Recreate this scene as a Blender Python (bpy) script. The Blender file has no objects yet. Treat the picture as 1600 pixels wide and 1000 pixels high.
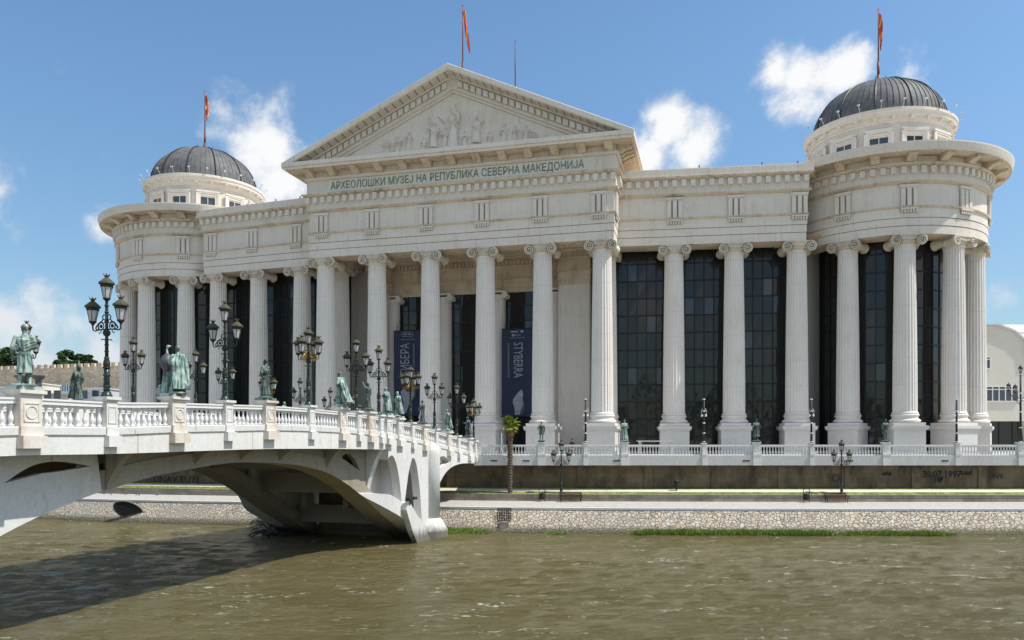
import bpy, bmesh, math, random
from mathutils import Vector, Matrix, noise as mnoise
random.seed(7)
R = math.radians
S = bpy.context.scene
COL = S.collection
# ------------------------------------------------------------------ camera, light, sky
F = 1224.0; YH = 690.0; EYE = 1.35
cd = bpy.data.cameras.new('camera'); cam = bpy.data.objects.new('camera', cd); COL.objects.link(cam)
cam.location = (0, 0, EYE); cam.rotation_euler = (R(90), 0, 0)
cd.sensor_width = 36; cd.lens = F / 1600 * 36; cd.shift_y = 190 / 1600; cd.clip_end = 6000; cd.clip_start = .2
S.camera = cam
SUN_EL = 57.0; SUN_AZ = 102.0          # azimuth clockwise from +Y
sd = bpy.data.lights.new('sun', 'SUN'); sun = bpy.data.objects.new('sun', sd); COL.objects.link(sun)
sd.energy = 4.9; sd.angle = R(.5); sd.color = (1, .955, .88)
sv = Vector((math.sin(R(SUN_AZ)) * math.cos(R(SUN_EL)), math.cos(R(SUN_AZ)) * math.cos(R(SUN_EL)), math.sin(R(SUN_EL))))
sun.rotation_euler = sv.to_track_quat('Z', 'Y').to_euler(); sun.location = (40, 20, 90)
S.view_settings.view_transform = 'Standard'; S.view_settings.look = 'None'
S.view_settings.exposure = 0.0; S.view_settings.gamma = 1
W = bpy.data.worlds.new('World'); S.world = W; W.use_nodes = True
nt = W.node_tree; N = nt.nodes; L = nt.links
for n in list(N): N.remove(n)

def nd(tree, typ, **kw):
    n = tree.nodes.new(typ)
    for k, v in kw.items():
        if k.startswith('_'): setattr(n, k[1:], v)
        else:
            s = n.inputs[int(k[1:])] if (k[0] == 'i' and k[1:].isdigit()) else n.inputs[k.replace('__', ' ')]
            if isinstance(v, bpy.types.NodeSocket): tree.links.new(v, s)
            else: s.default_value = v
    return n
def mth(tree, op, a, b=0.0, c=0.0, clamp=False):
    n = tree.nodes.new('ShaderNodeMath'); n.operation = op; n.use_clamp = clamp
    for i, v in enumerate((a, b, c)):
        if isinstance(v, bpy.types.NodeSocket): tree.links.new(v, n.inputs[i])
        else: n.inputs[i].default_value = v
    return n.outputs[0]
def mixc(tree, fac, a, b, mode='MIX'):
    n = tree.nodes.new('ShaderNodeMix'); n.data_type = 'RGBA'; n.blend_type = mode
    for i, v in ((0, fac), (6, a), (7, b)):
        if isinstance(v, bpy.types.NodeSocket): tree.links.new(v, n.inputs[i])
        else: n.inputs[i].default_value = v if not isinstance(v, tuple) or len(v) == 4 else (*v, 1)
    return n.outputs[2]
def ramp(tree, fac, stops):
    n = tree.nodes.new('ShaderNodeValToRGB'); cr = n.color_ramp
    while len(cr.elements) < len(stops): cr.elements.new(.5)
    for e, (p, c) in zip(cr.elements, stops):
        e.position = p; e.color = c if len(c) == 4 else (*c, 1)
    tree.links.new(fac, n.inputs[0]); return n.outputs[0]
def mapr(tree, v, a, b, c, d):
    n = tree.nodes.new('ShaderNodeMapRange'); n.interpolation_type = 'SMOOTHSTEP'
    tree.links.new(v, n.inputs[0])
    for i, x in enumerate((a, b, c, d)): n.inputs[i + 1].default_value = x
    return n.outputs[0]

sky = nd(nt, 'ShaderNodeTexSky', _sky_type='NISHITA', _sun_disc=False, _sun_elevation=R(SUN_EL), _sun_rotation=R(SUN_AZ),
         _air_density=1.0, _dust_density=1.2, _ozone_density=2.0, _altitude=250)
tc = nd(nt, 'ShaderNodeTexCoord')
dirv = tc.outputs['Generated']
def skydir(px, py):
    return Vector(((px - 800) / F, 1, (YH - py) / F)).normalized()
# cumulus: soft discs at fixed compass directions, broken up with noise
clouds = [  # px, py, radius(deg), stretch, strength
    (1255, 125, 3.6, 1.3), (1212, 112, 2.4, 1.2), (1312, 112, 2.6, 1.2), (1450, 135, 2.2, .5), (1425, 115, 1.8, .45),
    (1045, 200, 2.9, .95), (1080, 238, 3.4, 1.), (1022, 178, 1.9, .9), (1010, 240, 3.0, .9),
    (425, 225, 3.4, .95), (450, 285, 4.2, 1.), (395, 250, 2.6, .8), (345, 170, 2.2, .4), (340, 200, 1.4, .4),
    (152, 362, 2.2, .8), (60, 480, 3.2, .95), (120, 500, 3.6, .9), (10, 505, 3.6, .9), (170, 560, 5, .9), (60, 570, 5.5, .9), (165, 465, 2.0, .7),
    (1400, 400, 2.2, .5), (1570, 458, 1.6, .4), (10, 345, 2.4, .25), (40, 250, 4.0, .16), (-150, 420, 6, .8), (1900, 400, 7, .6), (-500, 300, 12, .7), (2600, 300, 14, .7)]
nz = nd(nt, 'ShaderNodeTexNoise', Vector=dirv, Scale=10.0, Detail=14.0, Roughness=.62, Distortion=.15)
nzf = nz.outputs['Fac']
dens = None
for (px, py, rad, st) in clouds:
    d = skydir(px, py)
    dp = nd(nt, 'ShaderNodeVectorMath', _operation='DISTANCE', i0=dirv, i1=tuple(d))
    v = mth(nt, 'DIVIDE', dp.outputs['Value'], R(rad))
    v = mth(nt, 'MULTIPLY', mth(nt, 'SUBTRACT', 1.0, v), st)
    dens = v if dens is None else mth(nt, 'SMOOTH_MAX', dens, v, .25)
# fair-weather clouds elsewhere round the sky (behind the camera too)
elsewhere = nd(nt, 'ShaderNodeTexNoise', Vector=dirv, Scale=2.2, Detail=3.0, Roughness=.5)
sepd = nd(nt, 'ShaderNodeSeparateXYZ', i0=dirv)
behind = mapr(nt, sepd.outputs[1], .35, -.1, 0, 1)
ev = mth(nt, 'MULTIPLY', mth(nt, 'SUBTRACT', elsewhere.outputs['Fac'], .42), 3.2)
dens = mth(nt, 'MAXIMUM', dens, mth(nt, 'SUBTRACT', mth(nt, 'MULTIPLY', ev, behind), mth(nt, 'MULTIPLY', mth(nt, 'SUBTRACT', 1.0, behind), 2.0)))
cm = mth(nt, 'ADD', dens, mth(nt, 'MULTIPLY', mth(nt, 'SUBTRACT', nzf, .5), 2.5))
mask = mapr(nt, cm, .14, .80, 0, .96)
nz2 = nd(nt, 'ShaderNodeTexNoise', Vector=dirv, Scale=13.0, Detail=6.0, Roughness=.6)
lit = mapr(nt, mth(nt, 'ADD', cm, mth(nt, 'MULTIPLY', nz2.outputs['Fac'], 1.3)), .55, 1.35, 0, 1)
lowz = mapr(nt, sepd.outputs[2], .05, .32, .45, 1)
ccol = mixc(nt, mth(nt, 'MULTIPLY', lit, lowz), (5.0, 5.7, 6.7), (9.4, 9.4, 9.4))
sepd0 = nd(nt, 'ShaderNodeSeparateXYZ', i0=dirv)
skyc = mixc(nt, 1.0, sky.outputs[0], mixc(nt, mapr(nt, sepd0.outputs[2], .0, .45, 0, 1), (1.18, 1.28, 1.22), (1.32, 1.62, 1.70)), 'MULTIPLY')
fin = mixc(nt, mask, skyc, ccol)
bg = nd(nt, 'ShaderNodeBackground', Color=fin, Strength=.106)
wo = nd(nt, 'ShaderNodeOutputWorld'); L.new(bg.outputs[0], wo.inputs[0])

# ------------------------------------------------------------------ materials
def bsdf(name):
    m = bpy.data.materials.new(name); m.use_nodes = True
    t = m.node_tree; b = t.nodes['Principled BSDF']
    return m, t, b
def coords(t, scale=(1, 1, 1), obj=True):
    g = nd(t, 'ShaderNodeNewGeometry') if not obj else nd(t, 'ShaderNodeTexCoord')
    mp = nd(t, 'ShaderNodeMapping', Scale=scale)
    t.links.new(g.outputs['Object' if obj else 'Position'], mp.inputs[0]); return mp.outputs[0]
def bump(t, b, h, strength=.3, dist=.02):
    n = nd(t, 'ShaderNodeBump', Strength=strength, Distance=dist, Height=h); t.links.new(n.outputs[0], b.inputs['Normal'])
def simple(name, c, rough=.6, metal=0., var=.12, sc=3., bmp=.0, spec=.5):
    m, t, b = bsdf(name); v = coords(t)
    n = nd(t, 'ShaderNodeTexNoise', Vector=v, Scale=sc, Detail=6., Roughness=.6)
    c1 = tuple(x * (1 - var) for x in c); c2 = tuple(min(1, x * (1 + var)) for x in c)
    t.links.new(ramp(t, n.outputs['Fac'], [(.3, c1), (.7, c2)]), b.inputs['Base Color'])
    b.inputs['Roughness'].default_value = rough; b.inputs['Metallic'].default_value = metal
    b.inputs['Specular IOR Level'].default_value = spec
    if bmp: bump(t, b, n.outputs['Fac'], bmp)
    return m
def stone(name, base, stain, amount=.5, joints=None, spots=0.):
    """pale cladding with soaked-in stains, streaks that run down the wall and optional slab joints"""
    m, t, b = bsdf(name); v = coords(t, obj=False)
    n1 = nd(t, 'ShaderNodeTexNoise', Vector=v, Scale=.35, Detail=8., Roughness=.65)
    vs = coords(t, (1.6, 1.6, .12), obj=False)
    n2 = nd(t, 'ShaderNodeTexNoise', Vector=vs, Scale=1.2, Detail=6., Roughness=.7)
    f = mth(t, 'MULTIPLY', mapr(t, n1.outputs['Fac'], .35, .75, 0, 1), mapr(t, n2.outputs['Fac'], .4, .75, .15, 1))
    c = mixc(t, mth(t, 'MULTIPLY', f, amount), base, stain)
    n3 = nd(t, 'ShaderNodeTexNoise', Vector=v, Scale=6., Detail=5., Roughness=.6)
    c = mixc(t, .22, c, ramp(t, n3.outputs['Fac'], [(.3, (.25, .25, .25)), (.7, (.85, .85, .85))]), 'OVERLAY')
    n5 = nd(t, 'ShaderNodeTexNoise', Vector=coords(t, (1, 1, .35), obj=False), Scale=1.7, Detail=9., Roughness=.78)
    c = mixc(t, mth(t, 'MULTIPLY', mapr(t, n5.outputs['Fac'], .56, .68, 0, 1), .42 if amount > .5 else .25), c, tuple(q * .8 for q in stain))
    if name in ('cream_stone', 'white_concrete', 'painted_concrete', 'grey_veined_marble'):
        s5 = nd(t, 'ShaderNodeSeparateXYZ', i0=v); row = mth(t, 'FLOOR', mth(t, 'DIVIDE', s5.outputs[2], 1.9))
        xx = mth(t, 'ADD', mth(t, 'MULTIPLY', s5.outputs[0], 1.02), mth(t, 'MULTIPLY', row, 1.37))
        jj = mth(t, 'LESS_THAN', mth(t, 'FRACT', mth(t, 'DIVIDE', mth(t, 'ADD', xx, 400.), 2.6)), .012)
        c = mixc(t, mth(t, 'MULTIPLY', jj, .4), c, tuple(q * .5 for q in stain))
        pn = nd(t, 'ShaderNodeTexWhiteNoise', _noise_dimensions='2D', i0=nd(t, 'ShaderNodeCombineXYZ', i0=mth(t, 'FLOOR', mth(t, 'DIVIDE', mth(t, 'ADD', xx, 400.), 2.6)), i1=row).outputs[0])
        c = mixc(t, .10, c, ramp(t, pn.outputs['Value'], [(0, (.3, .3, .3)), (1, (.72, .70, .68))]), 'OVERLAY')
    if spots:
        n4 = nd(t, 'ShaderNodeTexNoise', Vector=v, Scale=1.3, Detail=9., Roughness=.75)
        c = mixc(t, mth(t, 'MULTIPLY', mapr(t, n4.outputs['Fac'], .62, .72, 0, 1), spots), c, (.12, .11, .1))
    if joints:
        sp = nd(t, 'ShaderNodeSeparateXYZ', i0=v)
        z = mth(t, 'FRACT', mth(t, 'DIVIDE', mth(t, 'ADD', sp.outputs[2], 50.), joints))
        j = mth(t, 'LESS_THAN', z, .018)
        c = mixc(t, mth(t, 'MULTIPLY', j, .2), c, (.16, .15, .13))
    if name in ('painted_concrete', 'shade_darkened_bare_concrete', 'bare_concrete'):      # damp tide line and splash marks above the river
        s6 = nd(t, 'ShaderNodeSeparateXYZ', i0=v); zz = mth(t, 'ADD', s6.outputs[2], mth(t, 'MULTIPLY', n2.outputs['Fac'], -1.6))
        c = mixc(t, mapr(t, zz, -7.6, -6.6, .85, 0), c, (.10, .085, .055))
    t.links.new(c, b.inputs['Base Color']); b.inputs['Roughness'].default_value = .75
    b.inputs['Specular IOR Level'].default_value = .25
    bump(t, b, n3.outputs['Fac'], .15, .02)
    return m
M = {}
M['stone'] = stone('cream_stone', (.725, .665, .585), (.46, .36, .25), .55, None, .08)
M['stonew'] = stone('weathered_cream_stone', (.66, .55, .42), (.26, .18, .11), 1.4, None)
M['column'] = stone('column_marble', (.735, .69, .635), (.50, .41, .30), .45, 3.05, .15)
M['dirt_shade'] = simple('carving_dirt_and_shade', (.17, .14, .10), .9)  # dirt plus recess shading painted on the volute ends behind the spirals
M['capst'] = stone('carved_capital_stone', (.68, .60, .49), (.26, .19, .12), 1.1, None, .5)
M['pedst'] = stone('grey_marble', (.56, .545, .52), (.40, .35, .28), .5)
M['concrete'] = stone('white_concrete', (.69, .68, .65), (.46, .42, .34), .75, None, .5)
M['bare'] = stone('shade_darkened_bare_concrete', (.33, .29, .23), (.2, .165, .12), .8, None, .2)  # bare concrete, its colour darkened and browned with the shade under the deck
M['joint'] = simple('painted_recess_shade', (.34, .29, .22), .9)  # recess shade painted as a darker tone behind triglyph bars and guttae
M['groove'] = simple('shadow_joint', (.16, .14, .11), .9)  # shadow line of the fascia grooves, painted as a dark colour
M['conc2'] = stone('painted_concrete', (.66, .655, .64), (.44, .40, .31), .7, None, .4)
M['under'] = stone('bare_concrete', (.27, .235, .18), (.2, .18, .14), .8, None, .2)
M['rust'] = stone('rust_stained_marble', (.68, .64, .58), (.42, .24, .12), 1.0)
M['fascia'] = stone('grey_veined_marble', (.53, .52, .50), (.66, .65, .62), .9)
M['white'] = simple('white_paint', (.72, .71, .69), .5, var=.05)
M['metal'] = simple('dark_zinc', (.125, .125, .125), .7, .1, .35, 1.2, .05)
M['zinc2'] = simple('black_seam', (.03, .031, .033), .5, .3)
M['black'] = simple('black_metal', (.012, .012, .013), .55, .1)
M['iron'] = simple('grimy_iron', (.035, .04, .032), .5, .4, .5, 8.)
M['green'] = simple('dark_green_paint', (.018, .05, .04), .35, .2, .3, 5.)
M['gold'] = simple('dull_gold', (.34, .23, .08), .42, .8, .5, 12.)
M['moss'] = simple('mossy_roof_metal', (.07, .065, .035), .8, .1, .6, 14.)
M['rusty'] = simple('rust_red_pole', (.2, .05, .03), .6, .1)
M['asph'] = simple('walk_concrete', (.44, .41, .37), .85, 0, .12, 2.)
M['prom'] = simple('promenade_slabs', (.58, .56, .52), .8)
M['path'] = simple('gravel_path', (.62, .58, .5), .9, 0, .1, 3.)
M['cream'] = simple('cream_render', (.62, .58, .5), .8, 0, .05, .5)
M['dark'] = simple('dark_interior', (.012, .012, .013), .6)
M['navy'] = simple('navy_banner', (.022, .03, .075), .6, 0, .15, .8)
M['pale'] = simple('pale_print', (.35, .37, .42), .6, 0, .3, 2.)
M['ink'] = simple('banner_letters', (.36, .38, .44), .6)
M['signbg'] = simple('pale_green_panel', (.66, .68, .60), .4, 0, .03)
M['bronzel'] = simple('bronze_letters', (.36, .34, .22), .5, 0)
M['red'] = simple('red_flag', (.6, .07, .03), .7); M['yellow'] = simple('yellow_flag', (.85, .5, .03), .7)
M['wood'] = simple('brown_slats', (.09, .045, .025), .6, 0, .3, 5.)
M['coat'] = simple('black_cloth', (.012, .012, .014), .8); M['skin'] = simple('skin', (.45, .26, .18), .6)
M['drift'] = simple('wet_driftwood', (.035, .03, .026), .6, 0, .5, 4.)
M['graf'] = simple('spray_paint', (.018, .018, .02), .6); M['grafb'] = simple('blue_spray_paint', (.03, .05, .22), .6)
M['trunk'] = simple('bark', (.10, .075, .05), .9, 0, .4, 9., .4)
M['roofg'] = simple('pale_roof', (.6, .6, .6), .5)
M['pigeon'] = simple('grey_feathers', (.10, .10, .12), .8)

def glassm(name, c, rough, spec=.45):
    m, t, b = bsdf(name); b.inputs['Base Color'].default_value = (*c, 1); b.inputs['Roughness'].default_value = rough
    b.inputs['Specular IOR Level'].default_value = spec; b.inputs['IOR'].default_value = 1.5; return m
M['gl0'] = glassm('dark_glass', (.026, .028, .026), .03)
M['gl1'] = glassm('sky_reflection_glass', (.02, .024, .034), .05, .8)  # bluish sky reflections painted into some panes as a base tint
M['gl2'] = glassm('brownish_glass', (.03, .022, .017), .08)
M['pane'] = glassm('grey_window_pane', (.05, .06, .08), .08, .8)
m, t, b = bsdf('frosted_lantern_glass'); b.inputs['Base Color'].default_value = (.62, .62, .6, 1); b.inputs['Roughness'].default_value = .35
b.inputs['Transmission Weight'].default_value = .25; M['frost'] = m

def bronze(name, c1, c2, c3):
    m, t, b = bsdf(name); v = coords(t)
    vs = coords(t, (1, 1, .3))
    n = nd(t, 'ShaderNodeTexNoise', Vector=vs, Scale=5., Detail=7., Roughness=.65)
    n2 = nd(t, 'ShaderNodeTexNoise', Vector=v, Scale=1.6, Detail=4.)
    g = nd(t, 'ShaderNodeNewGeometry')
    f = mth(t, 'ADD', n.outputs['Fac'], mth(t, 'MULTIPLY', mth(t, 'SUBTRACT', g.outputs['Pointiness'], .5), 4.0))
    c = ramp(t, f, [(.36, c3), (.48, c1), (.62, c2)])
    c = mixc(t, mapr(t, n2.outputs['Fac'], .50, .60, 0, .8), c, c3)
    t.links.new(c, b.inputs['Base Color']); b.inputs['Roughness'].default_value = .6; b.inputs['Metallic'].default_value = .15
    bump(t, b, n.outputs['Fac'], .4, .03); return m
M['verd'] = bronze('pale_verdigris', (.17, .275, .235), (.42, .52, .46), (.04, .066, .056))
M['verd2'] = bronze('dark_verdigris', (.045, .072, .062), (.16, .22, .19), (.014, .019, .017))
M['slate'] = simple('grey_bronze', (.10, .10, .105), .5, .3)

# rubble retaining wall
def rubble(name, pal, scale, joint, moss=0.):
    m, t, b = bsdf(name); v0 = coords(t, (1, .6, 1.25), obj=False)
    dn = nd(t, 'ShaderNodeTexNoise', Vector=v0, Scale=1.3, Detail=3.)
    v = nd(t, 'ShaderNodeVectorMath', _operation='ADD', i0=v0); 
    sc = nd(t, 'ShaderNodeVectorMath', _operation='SCALE', i0=dn.outputs['Color']); sc.inputs['Scale'].default_value = .45
    t.links.new(sc.outputs[0], v.inputs[1])
    vo = nd(t, 'ShaderNodeTexVoronoi', Vector=v.outputs[0], Scale=scale, _feature='DISTANCE_TO_EDGE')
    vc = nd(t, 'ShaderNodeTexVoronoi', Vector=v.outputs[0], Scale=scale)
    sp = nd(t, 'ShaderNodeSeparateColor', i0=vc.outputs['Color'])
    c = ramp(t, sp.outputs[0], pal)
    fine = nd(t, 'ShaderNodeTexNoise', Vector=v0, Scale=14., Detail=6., Roughness=.7)
    c = mixc(t, .5, c, ramp(t, fine.outputs['Fac'], [(.3, (.3, .3, .3)), (.7, (.75, .75, .75))]), 'OVERLAY')
    big = nd(t, 'ShaderNodeTexNoise', Vector=v0, Scale=.18, Detail=4.)
    e = mapr(t, mth(t, 'SUBTRACT', vo.outputs['Distance'], mth(t, 'MULTIPLY', big.outputs['Fac'], .05)), .0, .06, 1, 0)
    c = mixc(t, mth(t, 'MULTIPLY', e, .85), c, joint)
    c = mixc(t, mapr(t, big.outputs['Fac'], .45, .7, 0, .65), c, (.40, .36, .30))
    if moss:
        sz = nd(t, 'ShaderNodeSeparateXYZ', i0=nd(t, 'ShaderNodeNewGeometry').outputs['Position'])
        g = mth(t, 'ADD', sz.outputs[2], mth(t, 'MULTIPLY', fine.outputs['Fac'], .8))
        c = mixc(t, mapr(t, g, -6.6, -5.95, moss, 0), c, (.10, .095, .05))
    t.links.new(c, b.inputs['Base Color']); b.inputs['Roughness'].default_value = .9
    h = mth(t, 'ADD', mapr(t, vo.outputs['Distance'], 0, .12, 0, 1), mth(t, 'MULTIPLY', fine.outputs['Fac'], .4))
    bump(t, b, h, .9, .09); return m
M['rubble'] = rubble('rubble_stone', [(0, (.38, .31, .23)), (.3, (.50, .44, .35)), (.6, (.58, .53, .45)), (.88, (.52, .40, .27)), (1, (.62, .585, .52))], 2.9, (.20, .17, .13), .9)
M['fort'] = rubble('fortress_masonry', [(0, (.62, .46, .33)), (.5, (.74, .58, .43)), (1, (.82, .68, .53))], 1.2, (.55, .42, .31))
def blocks(name, c1, c2, mortar, sc, bw=.5, rh=.25, dirt_shade=.5):
    m, t, b = bsdf(name); g = nd(t, 'ShaderNodeNewGeometry'); s = nd(t, 'ShaderNodeSeparateXYZ', i0=g.outputs['Position'])
    cv = nd(t, 'ShaderNodeCombineXYZ', i0=s.outputs[0], i1=s.outputs[2], i2=s.outputs[1])
    br = nd(t, 'ShaderNodeTexBrick', Vector=cv.outputs[0], Color1=(*c1, 1), Color2=(*c2, 1), Mortar=(*mortar, 1), Scale=sc)
    br.inputs['Mortar Size'].default_value = .015; br.inputs['Brick Width'].default_value = bw; br.inputs['Row Height'].default_value = rh
    vs = coords(t, (.6, .6, .25), obj=False)
    n = nd(t, 'ShaderNodeTexNoise', Vector=vs, Scale=1., Detail=8., Roughness=.7)
    c = mixc(t, mapr(t, n.outputs['Fac'], .4, .7, 0, dirt_shade), br.outputs['Color'], tuple(x * .35 for x in c1))
    t.links.new(c, b.inputs['Base Color']); b.inputs['Roughness'].default_value = .9; bump(t, b, n.outputs['Fac'], .4, .05)
    return m
M['retain'] = blocks('dark_stone_blocks', (.135, .10, .06), (.17, .13, .082), (.10, .078, .05), 1., 1.1, .5, .95)
M['lowwall'] = blocks('grey_brown_blocks', (.27, .23, .18), (.36, .31, .25), (.12, .1, .08), 1., 1.1, .34, .5)

# river
m, t, b = bsdf('muddy_water'); b.inputs['Specular IOR Level'].default_value = .45; g = nd(t, 'ShaderNodeNewGeometry')
mp = nd(t, 'ShaderNodeMapping', Vector=g.outputs['Position'], Scale=(.55, 1.2, 1))
w1 = nd(t, 'ShaderNodeTexNoise', Vector=mp.outputs[0], Scale=2.3, Detail=8., Roughness=.68, Distortion=.8)
w2 = nd(t, 'ShaderNodeTexNoise', Vector=mp.outputs[0], Scale=.14, Detail=5., Roughness=.6, Distortion=1.2)
w3 = nd(t, 'ShaderNodeTexNoise', Vector=mp.outputs[0], Scale=4.2, Detail=5., Roughness=.7)
c = ramp(t, w2.outputs['Fac'], [(.38, (.152, .127, .046)), (.62, (.188, .16, .07))])
# foam: rare flecks where broad and fine ripples coincide
mp2 = nd(t, 'ShaderNodeMapping', Vector=g.outputs['Position'], Scale=(.22, .5, 1))
f1 = nd(t, 'ShaderNodeTexNoise', Vector=mp2.outputs[0], Scale=.9, Detail=2., Distortion=1.2)
mp3 = nd(t, 'ShaderNodeMapping', Vector=g.outputs['Position'], Scale=(1.2, 2.4, 1))
f2 = nd(t, 'ShaderNodeTexNoise', Vector=mp3.outputs[0], Scale=1.3, Detail=7., Roughness=.75, Distortion=.8)
fm = mth(t, 'MULTIPLY', mapr(t, f1.outputs['Fac'], .54, .66, 0, 1), mapr(t, f2.outputs['Fac'], .555, .63, 0, 1))
fm2 = mapr(t, f2.outputs['Fac'], .62, .69, 0, .7)
fm = mth(t, 'MAXIMUM', fm, fm2)
c = mixc(t, mth(t, 'MULTIPLY', fm, .9), c, (.78, .77, .70))
t.links.new(c, b.inputs['Base Color'])
t.links.new(mapr(t, fm, 0, 1, .09, .6), b.inputs['Roughness']); b.inputs['IOR'].default_value = 1.36
h = mth(t, 'ADD', mth(t, 'MULTIPLY', w1.outputs['Fac'], 1.0), mth(t, 'ADD', mth(t, 'MULTIPLY', w3.outputs['Fac'], .42), mth(t, 'MULTIPLY', w2.outputs['Fac'], 1.5)))
bump(t, b, h, 1.0, .5); M['water'] = m

def leaf(name, c1, c2):
    m, t, b = bsdf(name); oi = nd(t, 'ShaderNodeNewGeometry')
    c = ramp(t, oi.outputs['Random Per Island'], [(0, c1), (1, c2)])
    t.links.new(c, b.inputs['Base Color']); b.inputs['Roughness'].default_value = .6
    b.inputs['Specular IOR Level'].default_value = .2
    return m
M['leafd'] = leaf('dark_leaves', (.025, .05, .018), (.07, .115, .04))
M['leafl'] = leaf('light_leaves', (.05, .11, .02), (.12, .2, .045))
M['palm'] = leaf('palm_fronds', (.10, .18, .02), (.30, .36, .05)); M['palmd'] = leaf('dry_fronds', (.22, .13, .03), (.32, .2, .06))
M['grass'] = leaf('reed_grass', (.11, .19, .03), (.26, .34, .06)); M['lawn'] = simple('dry_lawn', (.20, .23, .05), .95, 0, .5, 1.2)
M['hill'] = simple('hill_scrub', (.10, .13, .06), .95, 0, .5, .1)
M['ground'] = simple('town_ground', (.28, .26, .22), .9, 0, .2, .05)

# ------------------------------------------------------------------ mesh helpers
class MB:
    def __init__(s): s.v = []; s.f = []; s.m = []
    def add(s, vs, fs, mi=0):
        o = len(s.v); s.v += [tuple(p) for p in vs]
        s.f += [tuple(i + o for i in f) for f in fs]; s.m += [mi] * len(fs); return s
    def box(s, c, sz, u=(1, 0), mi=0):
        """oriented box: u = horizontal unit direction of the first size; second size runs along its right-hand normal"""
        ux, uy = u[0], u[1]; n = (uy, -ux); a, d, h = sz[0] / 2, sz[1] / 2, sz[2] / 2
        vs = []
        for k in (-h, h):
            for (p, q) in ((-a, -d), (a, -d), (a, d), (-a, d)):
                vs.append((c[0] + ux * p + n[0] * q, c[1] + uy * p + n[1] * q, c[2] + k))
        return s.add(vs, [(0, 1, 2, 3), (4, 7, 6, 5), (0, 4, 5, 1), (1, 5, 6, 2), (2, 6, 7, 3), (3, 7, 4, 0)], mi)
    def lathe(s, prof, seg=16, c=(0, 0, 0), mi=0, rf=None, caps=True):
        vs = []
        for (r, z) in prof:
            for k in range(seg):
                a = 2 * math.pi * k / seg; rr = r * (rf(k, r, z) if rf else 1)
                vs.append((c[0] + rr * math.cos(a), c[1] + rr * math.sin(a), c[2] + z))
        fs = []
        for i in range(len(prof) - 1):
            for k in range(seg):
                k2 = (k + 1) % seg
                fs.append((i * seg + k, i * seg + k2, (i + 1) * seg + k2, (i + 1) * seg + k))
        if caps: fs += [tuple(range(seg))[::-1], tuple((len(prof) - 1) * seg + k for k in range(seg))]
        return s.add(vs, fs, mi)
    def tube(s, pts, r, seg=8, mi=0):
        pts = [Vector(p) for p in pts]; rs = r if isinstance(r, (list, tuple)) else [r] * len(pts)
        vs = []; up = None
        for i, p in enumerate(pts):
            t_ = (pts[min(i + 1, len(pts) - 1)] - pts[max(i - 1, 0)]).normalized()
            if up is None: up = Vector((0, 0, 1)) if abs(t_.z) < .9 else Vector((0, 1, 0))
            a = t_.cross(up).normalized(); up = a.cross(t_).normalized()
            for k in range(seg):
                an = 2 * math.pi * k / seg
                vs.append(p + (a * math.cos(an) + up * math.sin(an)) * rs[i])
        fs = []
        for i in range(len(pts) - 1):
            for k in range(seg):
                k2 = (k + 1) % seg; fs.append((i * seg + k, i * seg + k2, (i + 1) * seg + k2, (i + 1) * seg + k))
        fs += [tuple(range(seg))[::-1], tuple((len(pts) - 1) * seg + k for k in range(seg))]
        return s.add(vs, fs, mi)
    def ball(s, c, r, seg=10, rings=7, mi=0):
        rx, ry, rz = r if isinstance(r, (list, tuple)) else (r, r, r)
        vs = [(c[0], c[1], c[2] - rz)]
        for i in range(1, rings):
            a = -math.pi / 2 + math.pi * i / rings
            for k in range(seg):
                b_ = 2 * math.pi * k / seg
                vs.append((c[0] + rx * math.cos(a) * math.cos(b_), c[1] + ry * math.cos(a) * math.sin(b_), c[2] + rz * math.sin(a)))
        vs.append((c[0], c[1], c[2] + rz)); top = len(vs) - 1; fs = []
        for k in range(seg):
            k2 = (k + 1) % seg; fs.append((0, 1 + k2, 1 + k)); fs.append((top, top - seg + k, top - seg + k2))
        for i in range(rings - 2):
            for k in range(seg):
                k2 = (k + 1) % seg; a = 1 + i * seg; fs.append((a + k, a + k2, a + seg + k2, a + seg + k))
        return s.add(vs, fs, mi)
    def prism(s, poly, a, b, mi=0):
        """poly: list of 2D; a,b: functions 2D -> 3D for both ends"""
        n = len(poly); vs = [a(p) for p in poly] + [b(p) for p in poly]
        fs = [tuple(range(n))[::-1], tuple(range(n, 2 * n))] + [(i, (i + 1) % n, n + (i + 1) % n, n + i) for i in range(n)]
        return s.add(vs, fs, mi)
    def sweep(s, path, prof, mi=0, closed=False, ends=True):
        """path: list of (x,y); prof: list of (offset outward, z). outward = right of travel"""
        n = len(path); nr = []
        for i in range(n):
            def un(a, b): v = Vector((b[0] - a[0], b[1] - a[1])); v.normalize(); return Vector((v.y, -v.x))
            if closed: n1 = un(path[i - 1], path[i]); n2 = un(path[i], path[(i + 1) % n])
            else:
                n1 = un(path[i - 1], path[i]) if i > 0 else un(path[0], path[1])
                n2 = un(path[i], path[i + 1]) if i < n - 1 else n1
            mvec = (n1 + n2); mvec.normalize(); nr.append(mvec / max(.3, mvec.dot(n1)))
        vs = [];k = len(prof)
        for p, q in zip(path, nr):
            for (o, z) in prof: vs.append((p[0] + q.x * o, p[1] + q.y * o, z))
        fs = []
        for i in range(n if closed else n - 1):
            j = (i + 1) % n
            for a in range(k - 1): fs.append((i * k + a, j * k + a, j * k + a + 1, i * k + a + 1))
        ne = 0
        if ends and not closed: fs += [tuple(range(k))[::-1], tuple((n - 1) * k + a for a in range(k))]; ne = 2
        if callable(mi):
            per = [mi(prof[a], prof[a + 1]) for a in range(k - 1)]
            s.add(vs, fs, 0); s.m[-len(fs):] = per * ((len(fs) - ne) // (k - 1)) + [0] * ne; return s
        return s.add(vs, fs, mi)
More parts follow.
